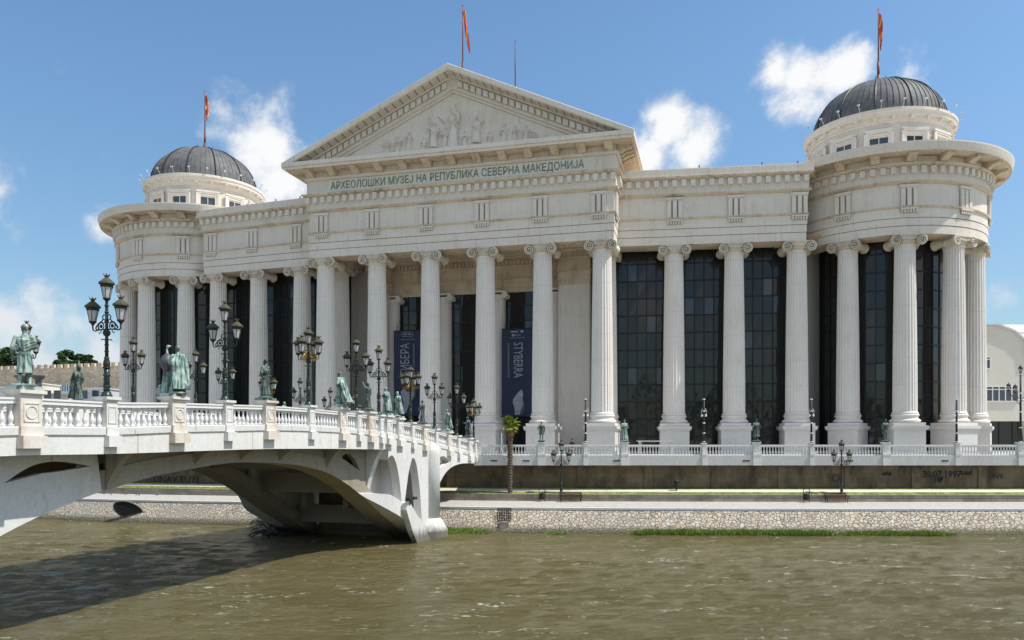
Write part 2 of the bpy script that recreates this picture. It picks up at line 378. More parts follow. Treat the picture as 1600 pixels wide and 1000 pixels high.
    def mesh(s, name, mats, smooth=False, off=None):
        me = bpy.data.meshes.new(name)
        vs = s.v if off is None else [(x - off[0], y - off[1], z - off[2]) for x, y, z in s.v]
        me.from_pydata(vs, [], s.f)
        for m_ in (mats if isinstance(mats, list) else [mats]): me.materials.append(m_)
        me.polygons.foreach_set('material_index', s.m)
        if smooth: me.polygons.foreach_set('use_smooth', [True] * len(s.f))
        bm = bmesh.new(); bm.from_mesh(me); bmesh.ops.recalc_face_normals(bm, faces=bm.faces); bm.to_mesh(me); bm.free()
        me.update(); return me
    def build(s, name, mats, parent=None, smooth=False, loc=None):
        """vertices are in world space; the object's origin goes to its parent's place (or loc)"""
        off = parent['_w'] if parent is not None and '_w' in parent else None
        me = s.mesh(name, mats, smooth, off)
        o = link(name, me, parent)
        if off is not None: o['_w'] = tuple(off)
        return o
def link(name, me, parent=None, loc=(0, 0, 0), rz=0., sc=None):
    o = bpy.data.objects.new(name, me); COL.objects.link(o)
    if parent is not None: o.parent = parent
    o.location = loc; o.rotation_euler = (0, 0, rz)
    if sc: o.scale = (sc, sc, sc) if not isinstance(sc, tuple) else sc
    return o
def tag(o, label=None, cat=None, group=None, kind=None):
    if label: o['label'] = label
    if cat: o['category'] = cat
    if group: o['group'] = group
    if kind: o['kind'] = kind
    return o
ROOTS = []
def thing(name, loc, label, cat, group=None, rz=0., world=False):
    o = bpy.data.objects.new(name, None); COL.objects.link(o); o.location = loc; o.rotation_euler = (0, 0, rz)
    o.empty_display_size = .3
    if world: o['_w'] = tuple(loc); ROOTS.append(o)
    return tag(o, label, cat, group)
def copy_tree(o, loc, rz=None, sc=None):
    c = o.copy(); COL.objects.link(c); c.location = loc
    if rz is not None: c.rotation_euler = (0, 0, rz)
    if sc: c.scale = (sc, sc, sc)
    for ch in o.children:
        d = ch.copy(); COL.objects.link(d); d.parent = c
        for g_ in ch.children:
            e = g_.copy(); COL.objects.link(e); e.parent = d
    return c
def interp(tab, x):
    if x <= tab[0][0]: return tab[0][1]
    for (a, va), (b_, vb) in zip(tab, tab[1:]):
        if x <= b_:
            return va + (vb - va) * (x - a) / (b_ - a)
    return tab[-1][1]
def smoothtab(tab, n=80):
    """Catmull-Rom resample of a table"""
    out = []; P = [tab[0]] + tab + [tab[-1]]
    for i in range(1, len(P) - 2):
        for k in range(8):
            u_ = k / 8; p0, p1, p2, p3 = P[i - 1], P[i], P[i + 1], P[i + 2]
            m1 = (p2[1] - p0[1]) / max(1e-6, p2[0] - p0[0]); m2 = (p3[1] - p1[1]) / max(1e-6, p3[0] - p1[0]); h_ = p2[0] - p1[0]
            y = (2*u_**3-3*u_**2+1)*p1[1] + (u_**3-2*u_**2+u_)*h_*m1 + (-2*u_**3+3*u_**2)*p2[1] + (u_**3-u_**2)*h_*m2
            out.append((p1[0] + u_ * h_, y))
    out.append(tab[-1]); return out

exec_order = 'setting'
# ------------------------------------------------------------------ setting: river, banks, ground
WZ = -7.18
BANK = smoothtab([(a * .9484, b_ * .9484) for a, b_ in ((-260, 178), (-140, 128), (-80, 102.5), (-47.5, 90.2), (-27.6, 85.6), (-7.2, 79.9), (15.2, 77.8), (50.5, 77.3), (120, 77.3), (300, 77.3))])
def bz(x): return interp(BANK, x)
XS = [-240, -200, -150] + [(-120 + i * 3) for i in range(0, 81)] + [140, 180, 240, 300]
def strip(name, mat, prof, kind='structure', label=None, cat=None, xs=None, rough=0):
    """band along the bank: prof = list of (distance behind the walk's front edge, z)"""
    mb = MB(); k = len(prof); xs = xs or XS; vs = []
    for x in xs:
        for (o, z) in prof: vs.append((x, bz(x) + o, z))
    fs = [(i * k + a, (i + 1) * k + a, (i + 1) * k + a + 1, i * k + a + 1) for i in range(len(xs) - 1) for a in range(k - 1)]
    mb.add(vs, fs)
    o = mb.build(name, mat)
    return tag(o, label, cat, None, kind)
# water: one sheet of real low waves, wide enough to run out of sight both ways
mb = MB()
gx = [-300, -200, -150] + [-110 + i * .62 for i in range(0, 340)] + [140, 200, 300]
gy = [-30, 0, 12] + [24 + i * .5 for i in range(0, 140)] + [120, 190]
vs = []
for y in gy:
    for x in gx:
        a = 1 if 20 < y < 95 else 0
        z = (mnoise.noise(Vector((x * .35, y * .8, 1.3))) * .10 + mnoise.noise(Vector((x * .9 + 5, y * 1.7, 4.1))) * .06) * a
        vs.append((x, y, WZ + z))
nx = len(gx)
mb.add(vs, [(j * nx + i, j * nx + i + 1, (j + 1) * nx + i + 1, (j + 1) * nx + i) for j in range(len(gy) - 1) for i in range(nx - 1)])
tag(mb.build('river_water', M['water'], smooth=True), kind='structure')
strip('riverside_walk', M['asph'], [(.35, -4.93), (5.9, -4.75)])
strip('lawn_strip', M['lawn'], [(6.3, -4.05), (7.2, -3.84)])
strip('upper_path', M['path'], [(7.2, -3.838), (8.5, -3.66)])
strip('wall_foot_lawn', M['lawn'], [(8.5, -3.658), (9.2, -3.54)])
strip('riverbed', M['under'], [(-60, -10.5), (-1.9, -8.6), (2, -8.6)])
# ground behind the quay, to the horizon
mb = MB(); xs = [-3000] + XS + [3000]
vs = []
for x in xs:
    vs += [(x, bz(x) + 9.35, -.16), (x, 3500, -.16)]
mb.add(vs, [(2 * i, 2 * i + 2, 2 * i + 3, 2 * i + 1) for i in range(len(xs) - 1)])
tag(mb.build('ground', M['ground']), kind='structure')
mb = MB(); vs = []
for x in XS: vs += [(x, bz(x) + (8.7), -.156), (x, bz(x) + 60, -.156)]
mb.add(vs, [(2 * i, 2 * i + 2, 2 * i + 3, 2 * i + 1) for i in range(len(XS) - 1)])
tag(mb.build('promenade', M['prom']), kind='structure')
# the bank the photograph is taken from
mb = MB(); mb.add([(-300, 5, -.02), (300, 5, -.02), (300, -600, -.02), (-300, -600, -.02), (-300, 9, -9), (300, 9, -9)], [(0, 1, 2, 3), (4, 5, 1, 0)])
tag(mb.build('near_bank', M['prom']), kind='structure')
rnd_ = random.Random(77); mb = MB()  # unseen leaf mass, added to darken glass reflections and block low sky
for i in range(9000):
    k = rnd_.randrange(34); cx = -150 + k * 9 + 3 * math.sin(k * 7.1); cy = -26 - 6 * math.sin(k * 3.3); rr = 5.2 + 1.2 * math.sin(k * 1.9); ch = 9.5 + 2.5 * math.sin(k * 2.3)
    v = Vector((rnd_.gauss(0, 1), rnd_.gauss(0, 1), rnd_.gauss(0, 1))).normalized() * rr * rnd_.uniform(.6, 1.05); c_ = Vector((cx, cy, ch)) + Vector((v.x, v.y, v.z * 1.3))
    a_ = Vector((rnd_.gauss(0, 1), rnd_.gauss(0, 1), rnd_.gauss(0, 1))).normalized(); b_ = a_.cross(Vector((rnd_.gauss(0, 1), .3, rnd_.gauss(0, 1)))).normalized(); s_ = rnd_.uniform(.4, .9)
    mb.add([c_ - a_ * s_, c_ + b_ * s_ * .7, c_ + a_ * s_, c_ - b_ * s_ * .7], [(0, 1, 2, 3)])
tag(mb.build('added_near_bank_trees', M['leafd']), 'unseen dark trees added on the near bank to darken the museum glass', 'trees', None, 'stuff')
# walls of the far bank: things
strip('stone_embankment', [M['rubble']], [(-2.0, -8.4), (-1.55, -7.1), (.0, -5.11)], None, 'battered wall of pale rubble stone rising from the river', 'wall')
strip('embankment_coping', M['concrete'], [(-.08, -5.12), (-.08, -4.92), (.36, -4.915)], None, 'thin pale coping along the top of the rubble embankment', 'kerb')
strip('low_wall', [M['lowwall']], [(5.9, -4.85), (5.9, -4.16), (5.86, -4.16), (5.86, -4.04), (6.3, -4.04)], None, 'knee-high block wall between riverside walk and lawn', 'wall')
rw = strip('retaining_wall', [M['retain']], [(9.0, -3.8), (9.0, -1.0)], None, 'tall dark stained block wall under the promenade', 'wall')
mb = MB()      # piers of the retaining wall
for i in range(-9, 16):
    x = i * 7.0 + .4
    if x > -30: mb.box((x, bz(x) + 8.96, -2.4), (.9, .2, 2.7))
mb.build('pier', M['retain'], rw)

def text_mesh(body, size, extrude=.02, spacing=1.0, xs=1.0):
    cu = bpy.data.curves.new('t', 'FONT'); cu.body = body; cu.size = size; cu.extrude = extrude; cu.space_character = spacing
    cu.resolution_u = 3; cu.align_x = 'LEFT'
    o = bpy.data.objects.new('t', cu); COL.objects.link(o)
    dg = bpy.context.evaluated_depsgraph_get(); me = bpy.data.meshes.new_from_object(o.evaluated_get(dg))
    bpy.data.objects.remove(o); bpy.data.curves.remove(cu)
    vs = [v.co.copy() for v in me.vertices]; fs = [tuple(p.vertices) for p in me.polygons]
    bpy.data.meshes.remove(me)
    return [Vector((v.x * xs, v.y, v.z)) for v in vs], fs
def put_text(name, mat, parent, body, size, place, extrude=.02, xs=1.0, spacing=1.0, width=None, bold=0.):
    vs, fs = text_mesh(body, size, extrude, spacing, xs)
    w = max(v.x for v in vs) - min(v.x for v in vs)
    k = width / w if width else 1.
    mb = MB(); mb.add([place(v.x * k, v.y, v.z) for v in vs], fs)
    if bold:
        mb.add([place(v.x * k + bold, v.y, v.z) for v in vs], fs); mb.add([place(v.x * k, v.y + bold, v.z - .002) for v in vs], fs)
    return mb.build(name, mat, parent)
def wall_text(body, px, py, size, name='graffiti', off=9.0, mat='graf', wid=None, xs=1.):
    x0 = None
    k = (px - 800) / F
    x = 0.
    for _ in range(20): x = k * (bz(x) + off)
    z = EYE + (YH - py) * (bz(x) + off) / F
    return put_text(name, M[mat], rw, body, size, lambda a, b_, c_: (x + a, bz(x + a) + off - .03 - c_, z + b_), .008, xs, 1., wid, .03)
wall_text('30.07.1997', 1441, 746, 1.0, wid=4.0); wall_text('E♥', 1459, 753, .55)
wall_text('TINAV TUT!', 238, 753, 1.05, wid=6.0)
def scribble(px, py, w, h, seed, mat='graf'):
    rnd = random.Random(seed); x = 0.
    for _ in range(20): x = (px - 800) / F * (bz(x) + 9)
    z = EYE + (YH - py) * (bz(x) + 9) / F; mb = MB(); pts = []
    for k in range(16): pts.append((x + w * k / 16 + rnd.uniform(-.08, .08), bz(x) + 8.97, z + (h if k % 2 else 0) * rnd.uniform(.5, 1)))
    mb.tube(pts, .035, 4); mb.build('graffiti', M[mat], rw)
scribble(1378, 743, 1.1, .5, 2); scribble(1500, 742, 1.3, .5, 3); scribble(1545, 748, 1.6, .6, 4, 'slate')
mb = MB(); x = 0.
for _ in range(20): x = (1306 - 800) / F * (bz(x) + 9)
mb.tube([(x + .33 * math.cos(q * math.pi / 8), bz(x) + 8.97, -2.5 + .35 * math.sin(q * math.pi / 8)) for q in range(17)], .04, 4); mb.build('graffiti', M['graf'], rw)

# ------------------------------------------------------------------ BRIDGE
bL = math.hypot(370, F); BD = Vector((-370 / bL, -F / bL)); BR = Vector((F / bL, -370 / bL)); B0 = Vector((-3.685, 82.0))
def bp(t_, w, z): p = B0 + BD * t_ + BR * w; return (p.x, p.y, z)
TL = 84.0; WID = 14.4
RAILT = smoothtab([(-1, 1.2), (0, 1.22), (2.2, 1.43), (7.9, 2.0), (13.7, 2.55), (18.9, 2.97), (23.5, 3.28), (28.2, 3.43), (32.4, 3.49), (37, 3.48), (41, 3.38), (45, 3.28), (49, 3.12), (54.5, 3.05), (62, 2.6), (72, 1.8), (84, 1.2)])
def rail(t_): return interp(RAILT, t_)
BOT = smoothtab([(-1, -.93), (0, -.9), (3, -.6), (6, .05), (9, .42), (14, .8), (18, .82), (21, .74), (30, .86), (38, .91), (49, .8), (55, .78), (64, .3), (74, -.4), (84, -.95)])
def bot(t_): return interp(BOT, t_)
bridge = thing('arch_bridge', (*B0, -.15), 'white concrete arch bridge with balustrades crossing the river at left', 'bridge', world=True)
TS = [i * 1.0 for i in range(0, 85)]
def longi(name, mat, fn, ts=None, parent=None):
    """solid along the bridge, fn(t) -> list of (w,z)"""
    mb = MB(); ts = ts or TS; k = None; vs = []
    for t_ in ts:
        pr = fn(t_); k = len(pr); vs += [bp(t_, w, z) for (w, z) in pr]
    fs = [(i * k + a, (i + 1) * k + a, (i + 1) * k + (a + 1) % k, i * k + (a + 1) % k) for i in range(len(ts) - 1) for a in range(k)]
    fs += [tuple(range(k))[::-1], tuple((len(ts) - 1) * k + a for a in range(k))]
    mb.add(vs, fs); return mb.build(name, mat, parent if parent is not None else bridge)
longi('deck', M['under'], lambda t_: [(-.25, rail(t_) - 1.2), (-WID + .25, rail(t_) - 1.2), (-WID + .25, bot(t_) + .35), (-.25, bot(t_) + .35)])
for sgn in (0, 1):
    f_ = (lambda w: w) if sgn == 0 else (lambda w: -WID - w)
    longi('parapet_base', M['concrete'], lambda t_: [(f_(0), bot(t_)), (f_(0), rail(t_) - 1.48), (f_(.07), rail(t_) - 1.46), (f_(.09), rail(t_) - 1.16), (f_(.03), rail(t_) - 1.13), (f_(-.5), rail(t_) - 1.13), (f_(-.5), bot(t_))])
# arch ribs
INT = smoothtab([(11.5, -8.6), (13.2, -7.4), (14.7, -6.64), (17.5, -5.35), (19.5, -4.45), (21.6, -3.35), (24.5, -2.0), (27.5, -.95), (30.2, -.42), (33.1, -.08), (38.1, .12), (42, -.12), (46.2, -.62), (51, -1.75), (54.5, -3.0), (58, -4.4), (62, -6.5), (64.5, -8.6)])
def intr(t_): return interp(INT, t_)
def rw0(t_): return -1.5 if t_ < 48 else -1.8
def rib_thick(t_): return .75 + .02 * abs(t_ - 38)
TR = [11.5 + i * .5 for i in range(0, 107)]
for sgn in (0, 1):
    f_ = (lambda w: w) if sgn == 0 else (lambda w: -WID - w)
    # deep inner rib, set back under the overhang
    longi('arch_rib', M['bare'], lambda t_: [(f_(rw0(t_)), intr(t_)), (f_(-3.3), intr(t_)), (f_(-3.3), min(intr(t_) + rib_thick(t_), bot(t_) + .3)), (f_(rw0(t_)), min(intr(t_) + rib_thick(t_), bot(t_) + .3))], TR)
    # haunches widening outwards towards the piers
    def wo(t_): q = max(0., min(1., (23.2 - t_) / 4.6)); return -1.497 + 1.49 * q * q * (3 - 2 * q)
    def ho(t_): return .02 + 1.28 * max(0., min(1., (23.0 - t_) / 3.0))
    longi('arch_haunch', M['conc2'], lambda t_: [(f_(wo(t_)), intr(t_) + .002), (f_(-1.499), intr(t_) + .002), (f_(-1.499), intr(t_) + ho(t_) + .05), (f_(wo(t_)), intr(t_) + ho(t_))], [11.5 + i * .3 for i in range(0, 40)])
    longi('arch_haunch', M['conc2'], lambda t_: [(f_(-.003), intr(t_) + .0), (f_(-1.497), intr(t_)), (f_(-1.497), intr(t_) + 1.6), (f_(-.003), intr(t_) + 1.6)], [58.5 + i * .5 for i in range(0, 13)])
def sheet_holes(name, outer, holes, w0, w1, mat, parent=bridge):
    """flat wall in the bridge's long section with shaped openings: outer/holes are (t,z) polygons"""
    cu = bpy.data.curves.new('c', 'CURVE'); cu.dimensions = '2D'; cu.fill_mode = 'BOTH'; cu.extrude = abs(w1 - w0) / 2
    for poly in [outer] + holes:
        sp = cu.splines.new('POLY'); sp.points.add(len(poly) - 1); sp.use_cyclic_u = True
        for p, q in zip(sp.points, poly): p.co = (q[0], q[1], 0, 1)
    o = bpy.data.objects.new('c', cu); COL.objects.link(o)
    dg = bpy.context.evaluated_depsgraph_get(); me = bpy.data.meshes.new_from_object(o.evaluated_get(dg))
    wm = (w0 + w1) / 2
    mb = MB(); mb.add([bp(v.co.x, wm + v.co.z, v.co.y) for v in me.vertices], [tuple(p.vertices) for p in me.polygons])
    bpy.data.objects.remove(o); bpy.data.curves.remove(cu); bpy.data.meshes.remove(me)
    return mb.build(name, mat, parent)
def arc(pts, n=10):
    """smooth open curve through points (Catmull-Rom in 2D)"""
    P = [pts[0]] + pts + [pts[-1]]; out = []
    for i in range(1, len(P) - 2):
        for k in range(n):
            u_ = k / n; a, b_, c_, d_ = [Vector(q) for q in (P[i - 1], P[i], P[i + 1], P[i + 2])]
            v = .5 * ((2 * b_) + (-a + c_) * u_ + (2 * a - 5 * b_ + 4 * c_ - d_) * u_ ** 2 + (-a + 3 * b_ - 3 * c_ + d_) * u_ ** 3)
            out.append((v.x, v.y))
    out.append(tuple(pts[-1])); return out
for sgn in (0, 1):
    f_ = (lambda w: w) if sgn == 0 else (lambda w: -WID - w)
    # recessed spandrel wall between deck and rib
    outer = [(21.5 + i * .5, intr(21.5 + i * .5) + .25) for i in range(0, 53)] + [(47.5 - i * 1., bot(47.5 - i) + .2) for i in range(0, 27)]
    hol = [[(22.6, -.95), (25.6, .18), (24.9, .45), (24.2, .38), (23.4, -.05)]]
    holn = [] ; holn.append(arc([(52.95, -.35), (51.8, .26), (50.9, .46), (49.9, .45), (48.55, .22)], 5) + [(50.0, .06), (51.2, -.02)])
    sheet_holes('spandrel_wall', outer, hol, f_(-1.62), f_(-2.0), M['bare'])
    outer = [(47.9 + i * .5, intr(47.9 + i * .5) - .01) for i in range(0, 27)] + [(61.0 - i * .8, bot(61.0 - i * .8) + .2) for i in range(0, 17)]
    sheet_holes('spandrel_wall', outer, holn, f_(-1.72), f_(-2.1), M['conc2'])
    # flush wall of the abutment with tall pointed openings
    o1 = arc([(18.55, -3.7), (18.85, -2.2), (19.3, -.9), (19.8, -.1), (20.35, .25), (20.9, .1), (21.0, -.1)], 5)
    o2 = arc([(14.35, -5.95), (14.75, -3.2), (15.3, -1.2), (15.8, -.25), (16.2, -.05), (16.6, -.3), (17.2, -1.4), (17.85, -3.4), (18.1, -4.3)], 5)
    o2 += [(17.2, -4.6), (16.0, -5.35)]
    o3 = arc([(7.9, -.62), (8.5, -.2), (9.3, -.0), (10.1, -.05), (10.9, -.3)], 5) + [(10.9, -1.25)]
    right = arc([(11.2, -3.3), (10.4, -2.6), (9.4, -1.9), (8.2, -1.36), (6.6, -1.0), (4.6, -.83), (2.0, -.86), (.0, -.90)], 5)
    outer = [(12.9, -7.9), (13.3, -7.2)] + [(t_, intr(t_) + .01) for t_ in (14, 15, 16, 17, 18, 18.5)] + o1 + [(21.02, bot(21) + .1)] \
        + [(20.9 - i * 1.0, bot(20.9 - i) + .15) for i in range(1, 21)] + [(.0, bot(0) + .1)] + right[::-1][1:] + [(11.2, -7.9)]
    sheet_holes('abutment_wall', outer, [o2, o3], f_(-.004), f_(-.7), M['conc2'])
    # a second leaf inside, closing off the openings
    longi('inner_wall', M['conc2'], lambda t_: [(f_(-2.2), intr(t_) + .3), (f_(-2.6), intr(t_) + .3), (f_(-2.6), bot(t_) + .3), (f_(-2.2), bot(t_) + .3)], [11.5, 13, 14, 15, 16, 17, 18, 19, 20, 21, 22])
    longi('abutment_wall', M['conc2'], lambda t_: [(f_(-.06), -8.5), (f_(-1.0), -8.5), (f_(-1.0), bot(t_) + .2), (f_(-.06), bot(t_) + .2)], [61, 63, 66, 70, 74, 78, 82])
    # round pier with flared foot
    c = bp(12.0, f_(-.35), 0); mb = MB()
    mb.lathe([(1.0, -5.55), (1.0, .2), (.98, .5), (.9, .8), (.7, 1.05), (.4, 1.22), (.05, 1.28)], 28, c)
    mb.build('pier_column', M['conc2'], bridge, smooth=True)
    mb = MB(); mb.lathe([(1.7, -8.2), (1.7, -6.6), (1.65, -6.5), (1.35, -5.95), (1.15, -5.65), (1.02, -5.5)], 40, c, rf=lambda k, r, z: 1 + .012 * (k % 2) * (r > 1.1)); mb.build('pier_foot', M['conc2'], bridge)
    # brackets under the overhang
    for tb in (21.35, 27.8, 33.6, 37.6, 41.6, 47.6, 56.0):
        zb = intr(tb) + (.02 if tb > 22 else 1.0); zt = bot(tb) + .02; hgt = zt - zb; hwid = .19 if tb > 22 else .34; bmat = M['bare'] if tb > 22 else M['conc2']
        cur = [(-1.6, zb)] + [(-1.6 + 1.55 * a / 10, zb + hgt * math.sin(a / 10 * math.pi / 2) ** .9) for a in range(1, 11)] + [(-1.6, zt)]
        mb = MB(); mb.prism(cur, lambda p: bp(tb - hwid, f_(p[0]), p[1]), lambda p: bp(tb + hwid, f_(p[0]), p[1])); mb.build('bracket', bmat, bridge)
# fins that rise from the abutment to the deck edge
# cross beams between the ribs
for (tb, z0, z1, th) in ((21.5, -2.75, -1.15, .5), (15.8, -5.75, -4.2, .6), (28, -.6, .9, .45), (34.5, -.0, 1.1, .45), (41.5, .0, 1.1, .45), (48, -.7, .9, .45), (54, -2.6, -.8, .5)):
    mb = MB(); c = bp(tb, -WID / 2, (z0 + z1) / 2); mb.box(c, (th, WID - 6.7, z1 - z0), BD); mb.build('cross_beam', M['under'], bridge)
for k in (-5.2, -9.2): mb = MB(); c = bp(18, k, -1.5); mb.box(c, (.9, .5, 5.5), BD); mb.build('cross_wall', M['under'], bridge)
mb = MB()
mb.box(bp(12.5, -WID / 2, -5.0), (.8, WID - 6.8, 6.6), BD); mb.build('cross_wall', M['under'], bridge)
# sloping buttress slab at the water, with a double floodlight
mb = MB(); poly = [(18.7, -4.2), (18.5, -3.7), (18.1, -3.6), (13.9, -6.9), (13.2, -8.2), (15.6, -8.2), (17.4, -6.2)]
mb.prism(poly, lambda p: bp(p[0], .01, p[1]), lambda p: bp(p[0], .5, p[1])); mb.build('buttress', M['conc2'], bridge)
mb = MB()
for dx in (-.42, .42): mb.box(bp(17.9 - dx, .6, -3.35), (.7, .35, .22), BD)
mb.tube([bp(17.9, .6, -3.4), bp(18.1, .5, -3.9)], .05); mb.build('floodlight', M['iron'], bridge)
# balusters, pedestals, top rail
def baluster_mesh(name, mat, h=1.0, seg=10):
    mb = MB(); mb.box((0, 0, .045 * h), (.19, .19, .09 * h)); mb.box((0, 0, .955 * h), (.19, .19, .09 * h))
    mb.lathe([(.075, .09), (.085, .12), (.06, .15), (.07, .18), (.105, .28), (.11, .36), (.095, .45), (.06, .58), (.048, .68), (.048, .76), (.075, .79), (.05, .82), (.07, .88), (.085, .91)], seg, caps=False) if True else None
    mb.v = [(x, y, z * (h if i >= 16 else 1)) for i, (x, y, z) in enumerate(mb.v)]
    return mb.mesh(name, mat, True)
balm = baluster_mesh('baluster', M['white'], .86)
# (t, is_statue)
PED = [(2.2, 1), (5.3, 0), (7.9, 1), (11.0, 0), (13.7, 1), (16.3, 0), (18.9, 1), (21.0, 1), (22.25, 0), (24.0, 1), (25.9, 0), (28.3, 1), (32.4, 0), (37.1, 1), (40.9, 0), (44.9, 1), (49.15, 0), (53.3, 1), (57.4, 0), (61.5, 1), (65.6, 0), (69.7, 1), (73.8, 0), (77.9, 1), (82, 0)]
PED.insert(0, (.35, 0))
def pedestal(t_, big, side, z0, parent=None):
    """side 0: near parapet; 1: far parapet.  returns top z"""
    f_ = (lambda w: w) if side == 0 else (lambda w: -WID - w)
    a = .98 if big else .62; top = z0 + (.17 if big else .1); base = z0 - 1.13
    mb = MB(); cw = -.22
    mb.box(bp(t_, f_(cw), (top + base) / 2 - .0), (a, .72 if big else .62, top - base), BD)
    mb.box(bp(t_, f_(cw), base - .2), (a + .06, .86 if big else .74, .42), BD)
    mb.box(bp(t_, f_(cw + .06), base - .62), (a + .12, 1.02 if big else .88, .50), BD)
    mb.box(bp(t_, f_(cw), top + .06), (a + .24, .98 if big else .84, .13), BD)
    mb.box(bp(t_, f_(cw), top - .03), (a + .12, .84 if big else .72, .06), BD)
    # framed panel (a ring) on the outward face
    out = cw + (.36 if big else .31) + .012
    hh = .72; cz = base + .55
    for (dt, dz, sx, sz) in ((0, hh / 2, a * .72, .05), (0, -hh / 2, a * .72, .05), (a * .34, 0, .05, hh + .05), (-a * .34, 0, .05, hh + .05)):
        mb.box(bp(t_ + dt, f_(out), cz + dz), (sx, .03, sz), BD)
    if big:
        pts = [bp(t_ + .25 * math.cos(q * math.pi / 8), f_(out), cz + .25 * math.sin(q * math.pi / 8)) for q in range(17)]; mb.tube(pts, .022, 5)
    mat = M['rust'] if (big and side == 0 and round(t_, 1) in (53.3, 44.9, 28.3, 24.0, 7.9, 13.7, 37.1)) else M['concrete']
    mb.build('pedestal', [mat], bridge)
    return top + .125
TOPZ = {}
for side in (0, 1):
    for (t_, big) in PED: TOPZ[(side, t_)] = pedestal(t_, big, side, rail(t_))
    f_ = (lambda w: w) if side == 0 else (lambda w: -WID - w)
    longi('top_rail', M['white'], lambda t_: [(f_(q[0]), rail(t_) + q[1]) for q in ((-.40, -.24), (-.40, -.1), (-.44, -.08), (-.44, 0), (.0, 0), (.0, -.08), (-.04, -.1), (-.04, -.24))])
bpos = []
for side in (0, 1):
    ps = [(0.0, .3)] + [(t_, (.98 if b_ else .62) / 2) for t_, b_ in PED[1:]]
    for (a, ha), (c_, hc) in zip(ps, ps[1:]):
        s0 = a + ha + .12; s1 = c_ - hc - .12; n = max(2, int(round((s1 - s0) / .37)) + 1)
        for k in range(n): bpos.append((side, s0 + (s1 - s0) * k / (n - 1)))
near = sorted([p for p in bpos if p[0] == 0 and p[1] < 56], key=lambda p: -p[1]); others = [p for p in bpos if p not in near[:98]]
bang = math.atan2(BD.y, BD.x)
for (side, t_) in near[:98]:
    q = bp(t_, -.22, rail(t_) - 1.12)
    link('baluster', balm, bridge, (q[0] - B0.x, q[1] - B0.y, q[2] + .15), bang)
mb = MB(); bv = [v.co.copy() for v in balm.vertices]; bf = [tuple(p.vertices) for p in balm.polygons]
rot = Matrix.Rotation(bang, 3, 'Z')
for (side, t_) in others:
    q = bp(t_, -.22 if side == 0 else -WID + .22, rail(t_) - 1.12); mb.add([Vector(q) + rot @ v for v in bv], bf)
tag(mb.build('balusters_row', M['white'], bridge, smooth=True), kind='stuff')

# ------------------------------------------------------------------ QUAY BALUSTRADE
QZ = 82.0; QB = -.10
quay = thing('quay_balustrade', (30, QZ, -1.1), 'long white balustrade on a grey marble slab along the promenade in front of the museum', 'balustrade', world=True)
mb = MB(); mb.box((38.3, QZ + 1.3, -.62), (83.8, 3.0, 1.02)); mb.box((38.3, QZ + 2.6, -.95), (83.8, 5.4, .3))
mb.build('slab', M['fascia'], quay)
mb = MB(); mb.box((38.3, QZ + .06, QB + .95 + .09), (83.8, .36, .17)); mb.box((38.3, QZ + .06, QB + .93), (83.8, .26, .06)); mb.box((38.3, QZ + .06, QB + .03), (83.8, .3, .09))
mb.build('top_rail', M['white'], quay)
def qx(px, z=QZ): return (px - 800) / F * z
QP = [(747, 1), (846, 1), (915, 0), (976, 1), (1100, 0), (1182, 1), (1268, 0), (1384, 1), (1495, 0), (1595, 1), (1700, 1), (1810, 0), (1920, 1)]
for px, big in QP:
    mb = MB(); a = .74 if big else .42; x = qx(px)
    h = 1.3 if big else 1.22
    mb.box((x, QZ + .04, QB + h / 2), (a, .5, h)); mb.box((x, QZ + .04, QB + h + .04), (a + .14, .62, .12)); mb.box((x, QZ + .0, -.62), (a + .08, .6, 1.03))
    mb.box((x, QZ - .02, QB + .1), (a + .1, .62, .22))
    if big:
        mb.tube([(x + .2 * math.cos(q * math.pi / 8), QZ - .22, QB + .7 + .2 * math.sin(q * math.pi / 8)) for q in range(17)], .02, 5)
    mb.build('pedestal', M['concrete'], quay)
for px in (757, 807, 948, 1150, 1311, 1460):
    mb = MB(); mb.box((qx(px) + 1, QZ - .215, -.66), (.72, .03, .13)); mb.build('drain_plate', M['black'], quay)
balq = baluster_mesh('baluster', M['white'], .92, 8)
qb = []
for (a, ba), (c_, bb) in zip(QP, QP[1:]):
    s0 = qx(a) + (.5 if ba else .34); s1 = qx(c_) - (.5 if bb else .34); n = int(round((s1 - s0) / .315)) + 1
    qb += [s0 + (s1 - s0) * k / (n - 1) for k in range(n)]
for x in qb[:98]: link('baluster', balq, quay, (x - 30, .06, QB + 1.1 + .03))
mb = MB(); bv = [v.co.copy() for v in balq.vertices]; bf = [tuple(p.vertices) for p in balq.polygons]
for x in qb[98:]: mb.add([Vector((x, QZ + .06, QB + .03)) + v for v in bv], bf)
tag(mb.build('balusters_row', M['white'], quay, smooth=True), kind='stuff')
# its continuation beyond the bridge
q0 = bp(0, -WID - .1, 0)
ql = thing('quay_parapet', (q0[0], q0[1], -1.1), 'white parapet along the promenade beyond the far side of the bridge', 'balustrade', world=True)
pth = [(x, bz(x) + 4.6 + (q0[1] - bz(q0[0]) - 4.6)) for x in range(-118, -17, 4)] + [(q0[0], q0[1])]
mb = MB(); mb.sweep(pth, [(-1.5, -1.13), (0, -1.13), (0, -.1), (-1.5, -.1)]); mb.build('slab', M['fascia'], ql)
mb = MB(); mb.sweep(pth, [(-.3, .88), (0, .88), (0, 1.06), (-.3, 1.06), (-.3, .88)]); mb.build('top_rail', M['white'], ql)
mb = MB()
for i in range(len(pth) - 1):
    for k in range(12):
        u_ = k / 12; x = pth[i][0] * (1 - u_) + pth[i + 1][0] * u_; y = pth[i][1] * (1 - u_) + pth[i + 1][1] * u_
        mb.lathe([(.09, -.12), (.09, 0), (.1, .3), (.05, .6), (.09, .92)], 6, (x, y + .15, 0))
